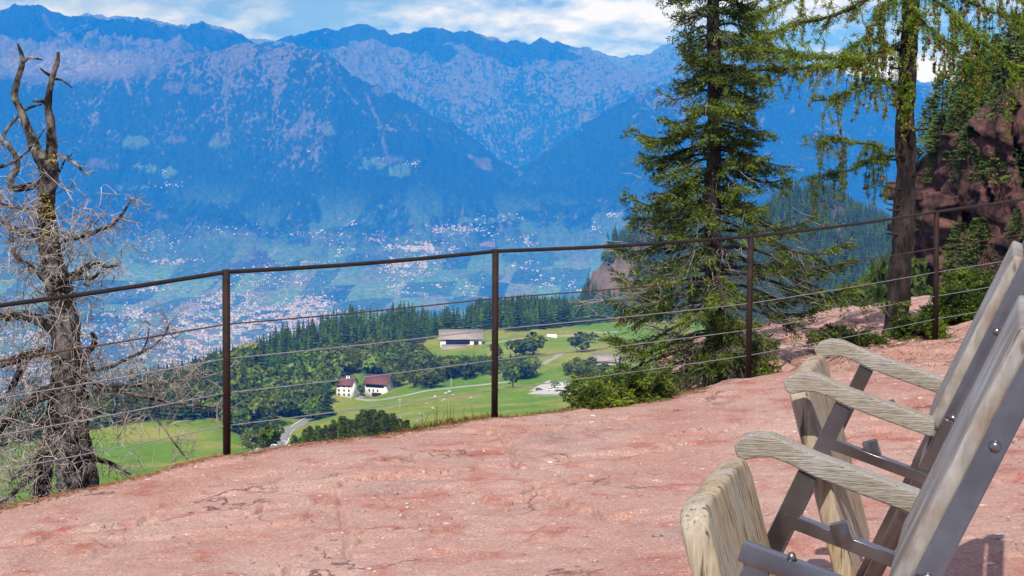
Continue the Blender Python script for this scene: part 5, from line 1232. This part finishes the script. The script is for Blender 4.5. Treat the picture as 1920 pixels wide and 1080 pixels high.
for V, n, lab, lo in ((CLIFFS[0], 20, 'small dark bush clinging to the cliff face behind the larch', .55), (CLIFFS[2], 18, 'small bush rooted on the upper crag among larch twigs', .45), (CLIFFS[1], 6, 'small bush on the lower rock buttress', .7)):
    for _ in range(n):
        p = V[int(g_.uniform(lo, .99) * len(V)), int(g_.uniform(.25, .85) * V.shape[1])]
        plant(DC[g_.integers(3)], 'cliff_bush', (p[0], p[1], p[2] - .15), g_.uniform(.8, 2.2), g_.uniform(1.2, 2.0), lab, 'bush', lab.replace('small ', 'small ').replace('bush', 'bushes', 1))
def boulders():
    import bmesh
    g = np.random.default_rng(12)
    for i, (px, Y, r, lab) in enumerate([(1478, 12.3, .09, 'angular red stone behind the third fence post'), (1525, 12.9, .12, 'larger red boulder between the tall spruce and the larch'), (1290, 12.2, .10, 'dark red stone under the tall spruce'),
                                         (1610, 14.6, .14, 'broken red block in front of the sunlit thicket'), (1562, 13.9, .09, 'flat red stone near the low dark bough'), (1455, 13.2, .13, 'weathered red block right of the tall spruce trunk'), (1745, 14.6, .12, 'red block behind the fourth fence post')]):
        x = (px - 960) / F * Y; bm = bmesh.new(); bmesh.ops.create_icosphere(bm, subdivisions=3, radius=1)
        pl = [Vector(rndv(g)) for _ in range(14)]
        for v in bm.verts:
            for q in pl:
                d = v.co.dot(q) - .72
                if d > 0: v.co -= q * d
            v.co += Vector(g.normal(0, .015, 3)); v.co = Vector((v.co.x * r * 1.4, v.co.y * r, v.co.z * r * .8))
        me = bpy.data.meshes.new('red_stone'); bm.to_mesh(me); bm.free(); o = link('red_stone', me, M_rock, None, (x, Y, gz(x, Y) + r * .2)); o.rotation_euler = (0, 0, g.uniform(0, 6)); tag(o, lab, 'stone')
boulders()
# young spruces just below the edge of the rock
g_ = np.random.default_rng(5)
for i in range(84):
    px = 548 + i * 2.8 + g_.uniform(-5, 5); Y = g_.uniform(255, 330); x = (px - 960) / F * Y * 1.003
    top = np.interp(px, [550, 600, 640, 690, 740, 780], [806, 792, 780, 764, 776, 800]) + g_.uniform(-4, 26)
    zt = at(px, top, Y).z; z = mid_z(x, Y); h = max(4.0, zt - z)
    plant(DC[i % 3], 'young_spruce', (x, Y, zt - h), h, min(g_.uniform(.9, 1.3), 9.0 / h), 'young spruce in the row just below the edge of the red rock', 'tree', 'young spruces below the rock edge')
# sunlit young spruces in the gap left of the larch
g_ = np.random.default_rng(15)
for i in range(64):
    px = g_.uniform(1535, 1730); Y = g_.uniform(62, 92); top = np.interp(px, [1550, 1600, 1650, 1690, 1730], [555, 515, 484, 462, 462]) + g_.uniform(-6, 50)
    x = (px - 960) / F * Y; z = mid_z(x, Y); zt = at(px, top, Y).z; h = max(2.0, zt - z)
    plant(DC[i % 3], 'young_spruce', (x, Y, z - .2), h * 1.02, 1.0 * min(1.0, 5.0 / h), 'sunlit spruce in the thicket between the tall spruce and the larch', 'tree', 'spruces in the thicket left of the larch')

# ---------------------------------------------------------------- farm buildings
M_plaster = mat('white_plaster', base=(0.74, 0.73, 0.71), var=(0.82, 0.81, 0.79), scale=0.6, rough=0.9)
M_tile = mat('dark_red_roof_tile', base=(0.120, 0.048, 0.042), var=(0.165, 0.068, 0.058), scale=0.8, rough=0.8, bump=.4, bscale=3, bdist=.1)
M_grey = mat('weathered_grey_shingle', base=(0.23, 0.195, 0.175), var=(0.33, 0.285, 0.26), scale=0.7, rough=0.9, bump=.4, bscale=3, bdist=.1)
M_orange = mat('orange_roof_tile', base=(0.46, 0.19, 0.11), var=(0.55, 0.25, 0.16), scale=0.8, rough=0.85)
M_dark = mat('dark_timber_and_shade', base=(0.022, 0.016, 0.013), rough=0.9)  # real timber, and painted shade in the barn openings
M_beige = mat('beige_render', base=(0.42, 0.37, 0.29), var=(0.5, 0.45, 0.36), scale=.5, rough=.9)
M_glass = mat('dark_window', base=(0.02, 0.022, 0.026), rough=0.2, spec=.5)
M_frame = mat('window_frame_timber', base=(0.16, 0.12, 0.09), rough=.8)
def gable(root, w, l, h, rh, over, wallm, roofm, gablem=None):
    """ridge along local X, eaves to +-Y"""
    b = MB(); b.box((-l / 2, -w / 2, -3), (l / 2, w / 2, h)); b.build('wall', wallm, root)
    b = MB(); V = [(-l / 2, -w / 2, h), (-l / 2, w / 2, h), (-l / 2, 0, h + rh), (l / 2, -w / 2, h), (l / 2, w / 2, h), (l / 2, 0, h + rh)]
    b.add(V, [(0, 2, 1), (3, 4, 5)]); b.build('gable', gablem or wallm, root)
    for s in (-1, 1):
        b = MB(); t = .3; e = over; k = rh / (w / 2)
        y1 = s * (w / 2 + e); z1 = h - e * k
        V = [(-l / 2 - e, 0, h + rh + .05), (l / 2 + e, 0, h + rh + .05), (l / 2 + e, y1, z1 + .05), (-l / 2 - e, y1, z1 + .05)]; V = V + [(x, y, z + t) for x, y, z in V]
        b.add(V, [(0, 1, 2, 3), (4, 7, 6, 5), (0, 4, 5, 1), (1, 5, 6, 2), (2, 6, 7, 3), (3, 7, 4, 0)]); b.build('roof', roofm, root)
def window(root, x, y, z, w, h, ny=-1, m=None):
    b = MB(); d = .12; b.box((x - w / 2 - .12, y - d if ny < 0 else y, z - .12), (x + w / 2 + .12, y if ny < 0 else y + d, z + h + .12)); f = b.build('window', M_frame, root)
    b = MB(); d2 = .16; b.box((x - w / 2, y - d2 if ny < 0 else y, z), (x + w / 2, y if ny < 0 else y + d2, z + h)); b.build('pane', m or M_glass, f)
# white farmhouse
p = mid_at(672, 747); h1 = empty('farmhouse', (p.x, p.y, p.z - .5), math.radians(-14), 'white three-storey farmhouse with dark red roof, left of the two', 'house')
h1.location = at(650, 744, p.y); h1.location.z = mid_z(h1.location.x, h1.location.y)
gable(h1, 10.5, 10.5, 8.4, 3.9, 1.0, M_plaster, M_tile)
for z in (1.2, 3.9, 6.6):
    for x in (-3.3, 0.2, 3.4): window(h1, x, -5.25, z, 1.0, 1.3)
for x in (.9, 2.5):
    b = MB(); b.box((x - .35, -1.9, 10), (x + .35, -1.2, 13.2)); b.box((x - .45, -2.0, 13.2), (x + .45, -1.1, 13.5)); b.build('chimney', M_plaster, h1)
# barn of the farm
p = at(712, 736, h1.location.y + 14); z = mid_z(p.x, p.y); h2 = empty('farm_barn', (p.x, p.y, z), math.radians(-22), 'dark red roofed barn with white base and dark hayloft, right of the farmhouse', 'barn')
gable(h2, 12, 15.5, 8.2, 4.6, 1.2, M_plaster, M_tile, M_beige)
b = MB(); b.box((-7.0, -6.15, 5.2), (6.0, -5.9, 8.1)); b.build('hayloft_opening_shade', M_dark, h2)  # dark slab paints the shade inside the hayloft
for x in (-4.5, -1.6, 1.5): window(h2, x, -6.0, 2.6, 1.0, 1.5)
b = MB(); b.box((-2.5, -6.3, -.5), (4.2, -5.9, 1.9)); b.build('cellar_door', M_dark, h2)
# big grey-roofed barn
p = mid_at(864, 647); z = mid_z(p.x, p.y); h3 = empty('hay_barn', (p.x, p.y, z - .5), math.radians(2), 'long barn with pale grey shingle roof and dark open front by the forest', 'barn')
gable(h3, 15, 31, 6.6, 5.6, 1.3, M_plaster, M_grey, M_dark)
b = MB(); b.box((-11.5, -7.9, 2.2), (6.5, -7.4, 6.4)); b.build('open_front_shade', M_dark, h3)  # shade behind the open front drawn as a flat dark box
b = MB(); b.box((9.5, -7.9, .5), (13, -7.4, 4.4)); b.build('gate_opening_shade', M_dark, h3)  # dark box painted in for the shade of the gateway
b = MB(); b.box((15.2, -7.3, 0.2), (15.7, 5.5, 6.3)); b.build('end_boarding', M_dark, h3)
p = h3.location + Vector((-4.5, -14, 0)); z = h3.location.z - 4.0; h4 = empty('farm_annex', (p.x, p.y, z), math.radians(3), 'low white annex with pale roof in front of the grey-roofed barn', 'barn')
gable(h4, 10, 17, 3.4, 3.2, .9, M_plaster, M_grey, M_dark)
for x in (-5, -1, 3): window(h4, x, -5.0, .9, 1.0, 1.3)
# house with the orange roof below the road, the shed by the spruce, the log shed
p = mid_at(486, 800); z = mid_z(p.x, p.y); h5 = empty('orange_roofed_house', (p.x, p.y, z - .5), math.radians(-12), 'small house with orange roof among the trees above the sloping meadow', 'house')
gable(h5, 9, 11, 5.5, 3.6, .8, M_beige, M_orange)
p = mid_at(1138, 684); z = mid_z(p.x, p.y); h6 = empty('grey_shed', (p.x, p.y, z - .3), math.radians(-16), 'small shed with grey roof half hidden by the tall spruce', 'shed')
gable(h6, 10, 17, 3.6, 3.6, .9, M_beige, M_grey, M_dark)
p = mid_at(745, 662); z = mid_z(p.x, p.y); h7 = empty('log_shed', (p.x, p.y, z - .2), 0, 'small orange-brown shed at the forest edge above the farm', 'shed')
gable(h7, 4, 5.5, 2.2, 1.2, .4, M_orange, M_orange)

# ---------------------------------------------------------------- roads, car park, cars, poles
M_asph = mat('pale_asphalt', base=(0.19, 0.185, 0.185), var=(0.25, 0.245, 0.24), scale=.4, rough=.9)
M_white = mat('white_road_paint', base=(0.72, 0.72, 0.70), rough=.8)
M_gravel = mat('pale_gravel', base=(0.25, 0.235, 0.21), var=(0.32, 0.30, 0.27), scale=.6, rough=.95)
M_conc = mat('pale_concrete', base=(0.40, 0.375, 0.345), var=(0.47, 0.44, 0.41), scale=.3, rough=.9)
def strip(pts, w, n=60, lift=.35):
    C = [mid_at(x, y, 300) for x, y in pts]; C = smooth_path(np.array([(c.x, c.y) for c in C]), n); T = np.gradient(C, axis=0); T /= np.linalg.norm(T, axis=1)[:, None]; Nn = np.stack([-T[:, 1], T[:, 0]], -1)
    zc = np.array([mid_z(x, y) for x, y in C]); zc = np.convolve(np.pad(zc, 3, mode='edge'), np.ones(7) / 7, 'valid')
    return C, Nn, zc + lift
def road(name, pts, w, m, lines=True):
    C, Nn, z = strip(pts, w); b = MB(); n = len(C)
    off = [(-w / 2 - 1.2, -2.2), (-w / 2, 0), (w / 2, 0), (w / 2 + 1.2, -2.2)]
    V = np.stack([np.stack([C[:, 0] + Nn[:, 0] * o_, C[:, 1] + Nn[:, 1] * o_, z + dz], -1) for o_, dz in off], 1).reshape(-1, 3); b.add(V, grid_faces(n, 4)); r = b.build(name, m); tag(r, kind='structure')
    if lines:
        for s in (-1, 1):
            b = MB(); V = np.stack([np.stack([C[:, 0] + Nn[:, 0] * s * o_, C[:, 1] + Nn[:, 1] * s * o_, z + .03], -1) for o_ in (w / 2 - .55, w / 2 - .1)], 1).reshape(-1, 3); b.add(V, grid_faces(n, 2)); b.build('edge_line', M_white, r)
    return C, Nn, z
RC, RN, RZ_ = road('hill_road', [(470, 880), (500, 842), (525, 822), (555, 800), (580, 785), (600, 774)], 8.0, M_asph)
road('gravel_road', [(672, 744), (668, 748), (690, 751), (720, 748), (755, 742), (800, 733), (850, 727), (900, 722), (960, 716)], 4.2, M_gravel, False)
road('meadow_track', [(905, 644), (945, 640), (990, 634), (1040, 630), (1100, 626), (1160, 622)], 3.0, M_gravel, False)
road('upper_track', [(1015, 684), (1040, 672), (1052, 664)], 4.0, M_gravel, False)
def car_park():
    c = [mid_at(x, y) for x, y in ((982, 737), (1070, 741), (1074, 720), (1032, 707))]; n = 10; V = []
    for i in range(n):
        for j in range(n):
            u, v = i / (n - 1), j / (n - 1); p = (c[0] * (1 - u) + c[1] * u) * (1 - v) + (c[3] * (1 - u) + c[2] * u) * v; V.append((p.x, p.y, mid_z(p.x, p.y)))
    V = np.array(V); A = np.c_[V[:, 0] - V[:, 0].mean(), V[:, 1] - V[:, 1].mean(), np.ones(len(V))]; k = np.linalg.lstsq(A, V[:, 2], rcond=None)[0]; V[:, 2] = A @ k + .5
    b = MB(); b.add(V, grid_faces(n, n)); rim_ = [V[0], V[(n - 1) * n], V[n * n - 1], V[n - 1]]
    for p, q in zip(rim_, rim_[1:] + rim_[:1]): b.add([p, q, q - (0, 0, 6), p - (0, 0, 6)], [(0, 1, 2, 3)])
    tag(b.build('car_park', M_conc), kind='structure'); m0 = V.mean(0)
    return lambda x, y: k[0] * (x - m0[0]) + k[1] * (y - m0[1]) + k[2] + .5
ZP = car_park()
def car(name, loc, rz, colr, label):
    root = empty(name, loc, rz, label, 'car'); mb = mat('car_paint_' + label.split()[0], base=colr, rough=.3, spec=.5)
    prof = [(-2.1, .35), (-2.12, .75), (-1.95, .95), (-1.0, 1.02), (1.2, 1.0), (1.95, .85), (2.1, .6), (2.08, .35)]; prism('body', prof, -.86, .86, mb, root, .06, 2)
    prism('cabin', [(-1.75, 1.0), (-1.35, 1.42), (.15, 1.46), (.95, 1.0)], -.74, .74, M_glass, root, .05, 2); prism('roof', [(-1.32, 1.44), (-1.2, 1.49), (.1, 1.51), (.2, 1.46)], -.70, .70, mb, root, .02, 1)
    for x in (-1.3, 1.3):
        for y in (-.8, .8):
            w = MB(); w.tube([(x, y - .1, .33), (x, y + .1, .33)], [.33, .33], 12); w.build('wheel', M_dark, root)
    for y in (-.6, .6):
        w = MB(); w.box((2.05, y - .2, .62), (2.13, y + .2, .78)); w.build('headlight', M_white, root)
k = int(np.argmin([abs(pix((c[0], c[1], z))[0] - 522) for c, z in zip(RC, RZ_)]))
d = RC[k] - RC[k + 3]; car('white_car', (RC[k][0] - RN[k][0] * -1.4, RC[k][1] - RN[k][1] * -1.4, RZ_[k] + .05), math.atan2(d[1], d[0]), (.72, .72, .73), 'white car driving down the hill road')
rt = empty('motorcycle', (RC[k][0] - RN[k][0] * 1.6, RC[k][1] - RN[k][1] * 1.6, RZ_[k] + .05), math.atan2(-d[1], -d[0]), 'dark motorcycle passing the white car on the hill road', 'motorcycle')
for x in (-.7, .7):
    w = MB(); w.tube([(x, -.06, .32), (x, .06, .32)], [.32, .32], 12); w.build('wheel', M_dark, rt)
prism('body', [(-.8, .6), (-.5, .95), (.1, .9), (.45, 1.05), (.7, .75), (.3, .4), (-.4, .4)], -.16, .16, M_dark, rt, .04, 2)
prism('rider', [(-.35, .9), (-.3, 1.4), (-.1, 1.75), (.12, 1.72), (.15, 1.35), (.2, .9)], -.2, .2, M_glass, rt, .07, 3)
for (px, py, cl, lab, rz) in [(1011, 733, (.10, .11, .13), 'dark grey car parked at the left of the car park', .1), (1034, 734, (.75, .75, .75), 'silver white car parked right of the dark one', .05), (1050, 727, (.72, .73, .75), 'white car parked behind the other two', .3),
                              (1062, 722, (.78, .78, .78), 'white van-like car at the back of the car park', .5)]:
    p = mid_at(px, py); car('parked_car', (p.x, p.y, ZP(p.x, p.y) + .02), rz, cl, lab)
M_pole = mat('grey_pole', base=(0.40, 0.38, 0.36), var=(.5, .48, .46), scale=2, rough=.9)
for (px, pb, pt, lab) in [(845, 737, 708, 'grey wooden utility pole beside the gravel road'), (941, 712, 687, 'utility pole just right of the middle fence post'), (748, 772, 746, 'utility pole on the meadow below the gravel road'),
                          (788, 692, 675, 'utility pole standing out of the tree belt'), (531, 838, 826, 'short marker pole at the roadside')]:
    p = mid_at(px, pb); h = (pb - pt) * p.y / F; b = MB(); b.tube([(0, 0, -.5), (0, 0, h)], [.16, .11], 6); b.box((-.9, -.06, h * .9), (.9, .06, h * .9 + .14)); o = b.build('utility_pole', M_pole, loc=p); tag(o, lab, 'pole', None)
M_tarp = mat('white_tarpaulin', base=(0.74, 0.78, 0.77), rough=.6)
for (px, py, l, lab) in [(1035, 632, 8.0, 'long white tarpaulin-covered stack on the meadow'), (1086, 628, 5.0, 'short white covered stack on the meadow left of the spruce')]:
    p = mid_at(px, py); o = prism('covered_stack', [(-l / 2, -.5), (-l / 2, 1.5), (-l / 2 + .5, 2.1), (l / 2 - .5, 2.0), (l / 2, 1.4), (l / 2, -.5)], -1.5, 1.5, M_tarp, None, .15, 2); o.location = p; tag(o, lab, 'stack')

# ---------------------------------------------------------------- rim plants, litter, flowers
M_grass = mat('dry_and_green_grass', base=(1, 1, 1), rough=.8, cover=True, transl=.3, spec=.1)
def rim():
    g = np.random.default_rng(55); m = MB(); lit = MB(); n = 7500
    k = g.random(n); px = np.where(k < .62, g.uniform(690, 1330, n), np.where(k < .82, g.uniform(-60, 700, n), g.uniform(1520, 1850, n)))
    d = g.exponential(.10, n) - .10; left = px < 1340
    Y = np.where(left, np.interp(px, [-226, 424, 929, 1250, 1408], [7.56, 8.68, 9.84, 10.85, 11.2]), g.uniform(11.9, 13.6, n)); x = (px - 960) / F * Y
    x = np.where(left, x - .37 * d, x); Y = np.where(left, Y + d * .7, Y); ok = edge_out(x, Y) < .3; z = ground(x, Y)
    for i in np.nonzero(ok)[0]:
        green = g.random() < (.30 if left[i] else .08); h = g.uniform(.008, .032) * (1.2 if 740 < px[i] < 930 else .7) * (.5 if px[i] < 690 else 1)
        c = np.array((.085, .125, .028)) * g.uniform(.6, 1.3) if green else np.array((.24, .145, .055)) * g.uniform(.45, 1.3) * (.55 if px[i] < 690 else 1)
        q = rndv(g) * .65 + np.array((0, 0, 1.0)); s = np.cross(q, rndv(g)); s /= np.linalg.norm(s); w = g.uniform(.0012, .0035) * (1.5 if green else 1); p = np.array((x[i], Y[i], z[i] - .01))
        m.add([p - s * w, p + s * w, p + q * h * .6 + s * w * .8, p + q * h + rndv(g) * .012], [(0, 1, 2), (0, 2, 3)], c)
    tag(m.build('rim_grass', M_grass), 'low dry and green grass along the rim of the rock', 'grass', kind='stuff')
    n = 10000; k = g.random(n); pa = g.uniform(-40, 1330, n); pb = g.uniform(1500, 1900, n)
    Ya = np.interp(pa, [-226, 424, 929, 1250], [7.48, 8.6, 9.75, 10.8]) + g.normal(-.03, .06, n); Yb_ = g.uniform(11.3, 13.6, n); Yc = g.uniform(5.6, 10.5, n)
    Y = np.where(k < .45, Ya, np.where(k < .8, Yb_, Yc)); x = np.where(k < .45, (pa - 960) / F * Ya, np.where(k < .8, (pb - 960) / F * Yb_, g.uniform(-2.2, 3, n)))
    ok = (edge_out(x, Y) < .2) & ((k < .8) | (vn(x * 2.1, Y * 2.1, 5) > .62)); z = ground(x, Y)
    for i in np.nonzero(ok)[0]:
        a = g.uniform(0, 6.28); l = g.uniform(.008, .026); d = np.array((math.cos(a), math.sin(a), g.uniform(-.1, .25))); s = np.array((-d[1], d[0], 0)) * .0022; p = np.array((x[i], Y[i], z[i] + .004))
        lit.add([p - s, p + s, p + d * l + s, p + d * l - s], [(0, 1, 2, 3)], np.array((.30, .14, .05)) * g.uniform(.4, 1.4))
    tag(lit.build('needle_litter', M_grass), 'rust-brown fallen needles scattered on the rock and under the larch', 'litter', kind='stuff')
rim()
def pebbles():
    g = np.random.default_rng(66); n = 520; Y = np.sqrt(g.uniform(5.6 ** 2, 10.6 ** 2, n)); x = g.uniform(-3, 2.4, n); ok = edge_out(x, Y) < -.05; z = ground(x, Y); m = MB()
    T = np.array([(1, 0, 0), (-1, 0, 0), (0, 1, 0), (0, -1, 0), (0, 0, 1), (0, 0, -1)], float); Fo = [(0, 2, 4), (2, 1, 4), (1, 3, 4), (3, 0, 4), (2, 0, 5), (1, 2, 5), (3, 1, 5), (0, 3, 5)]
    for i in np.nonzero(ok)[0]:
        r = g.exponential(.0035) + .002; c = np.array((.42, .29, .25)) * g.uniform(.75, 1.3) if g.random() < .8 else np.array((.62, .58, .54))
        m.add(T * r * g.uniform(.5, 1.3, (6, 3)) * (1.2, 1.2, .7) + (x[i], Y[i], z[i] + r * .2), Fo, c)
    tag(m.build('pebbles', M_grass), 'loose grit and small pebbles lying on the red rock', 'pebbles', kind='stuff')
pebbles()
M_petal = mat('white_seed_head', base=(0.72, 0.70, 0.66), rough=.8, transl=.3)
M_stem = mat('dry_flower_stem', base=(0.22, 0.19, 0.07), rough=.8)
for i, (px, pt) in enumerate([(818, 732), (836, 738), (848, 742), (868, 741), (882, 747), (815, 745), (832, 751), (812, 766), (790, 776), (748, 785), (789, 785), (783, 792), (842, 735), (800, 758)]):
    Y = np.interp(px, [424, 929], [8.62, 9.84]) + .06; t = at(px, pt, Y); zb = gz(t.x, t.y); root = empty('wild_flower', (t.x, t.y, zb), label='white seed head on a thin dry stem at the rim left of the middle post', cat='flower', group='seed heads left of the middle post')
    h = max(.05, t.z - zb); b = MB(); b.tube([(random.uniform(-.03, .03), 0, -.01), (.008, 0, h * .6), (0, 0, h)], [.0022, .0018, .0014], 4); b.build('stem', M_stem, root)
    b = MB(); g = np.random.default_rng(i)
    for j in range(14):
        q = rndv(g); q[2] = abs(q[2]) * .6; s = np.cross(q, (0.3, .2, 1)); s /= np.linalg.norm(s); c0 = np.array((0, 0, h)); l = .018
        b.add([c0, c0 + q * l * .7 + s * .007, c0 + q * l, c0 + q * l * .7 - s * .007], [(0, 1, 2), (0, 2, 3)])
    b.build('seed_head', M_petal, root)
# dead branch lying by the fourth post
b = MB(); p0 = [at(x, y, 12.6) for x, y in ((1778, 668), (1790, 655), (1805, 652), (1822, 650))]; p0 = [Vector((p.x, p.y, gz(p.x, p.y) + .015 + .01 * i)) for i, p in enumerate(p0)]
b.tube(smooth_path([tuple(p) for p in p0], 10), np.linspace(.011, .006, 10), 6, (1.2, 1.15, 1.1)); o = b.build('fallen_branch', M_twig, smooth=True); tag(o, 'pale bare branch lying on the litter right of the fourth post', 'branch')
for (pts, lab) in [([(1418, 640), (1440, 672), (1462, 686), (1482, 694)], 'dark crooked dead branch on the rock right of the third post'), ([(1515, 608), (1530, 622), (1548, 632), (1570, 640)], 'dark fallen branch left of the larch')]:
    b = MB(); P = []
    for x, y in pts:
        Y = 12.2 if x < 1500 else 13.2; p = at(x, y, Y); P.append((p.x, p.y, gz(p.x, p.y) + .03))
    b.tube(smooth_path(P, 12), np.linspace(.018, .008, 12), 6, (.35, .33, .3), 0, True, .3); o = b.build('fallen_branch', M_dead); tag(o, lab, 'branch')

# ---------------------------------------------------------------- the haze in the valley air
def haze():
    zt = float(FZ.max()) + 40; zb = min(float(FZ.min()), float(MZ.min())) - 2; y1 = YF[-1] + 60; xw = float(np.abs(FX).max()) + 60
    b = MB(); b.box((-xw, -40, zb), (xw, y1, zt)); m = bpy.data.materials.new('valley_haze'); m.use_nodes = True; N = m.node_tree.nodes; N.clear()
    out = N.new('ShaderNodeOutputMaterial'); pv = N.new('ShaderNodeVolumePrincipled'); m.node_tree.links.new(pv.outputs[0], out.inputs['Volume'])
    pv.inputs['Color'].default_value = (*HAZE_COL, 1); pv.inputs['Density'].default_value = HAZE_D; pv.inputs['Anisotropy'].default_value = HAZE_G; pv.inputs['Absorption Color'].default_value = (1, 1, 1, 1)
    m.cycles.homogeneous_volume = True if hasattr(m.cycles, 'homogeneous_volume') else None
    o = b.build('haze', m, cover=False); tag(o, kind='stuff')
HAZE_COL = (0.010, 0.215, 1.0); HAZE_D = 0.72e-4; HAZE_G = -0.45
haze()

# ---------------------------------------------------------------- cumulus drifting over the far summits, above the frame
def clouds():
    M_cloud = mat('cloud_white', base=(0.85, 0.86, 0.88), rough=1.0, spec=0.0)
    z0 = float(FZ.max()) + 420; g = np.random.default_rng(4); k = SUN.y / SUN.z; kx = SUN.x / SUN.z
    for (pa, pb, yc, dep, n, zz_) in [(500, 720, 19250, 520, 14, 1050), (740, 905, 19250, 480, 12, 1050), (930, 1075, 19300, 430, 10, 1000), (200, 470, 18400, 900, 18, 1000), (-160, 60, 17900, 1000, 16, 1050), (60, 190, 18900, 600, 9, 1100)]:
        import bmesh
        bm = bmesh.new(); dz = z0 - zz_
        for i in range(n):
            px = pa + (pb - pa) * (i + .5) / n; x = (px - 960) / F * yc + g.normal(0, 90) + kx * dz; y = yc + g.normal(0, dep * .40) + k * dz; r = g.uniform(.45, .95) * dep * .75
            bmesh.ops.create_icosphere(bm, subdivisions=2, radius=1, matrix=Matrix.Translation((x, y, z0 + g.normal(0, 60))) @ Matrix.Diagonal((r, r * .8, r * .36, 1)))
        for v in bm.verts: v.co += Vector(g.normal(0, 18, 3))
        me = bpy.data.meshes.new('cloud'); bm.to_mesh(me); bm.free(); tag(link('cloud', me, M_cloud), kind='structure')
clouds()
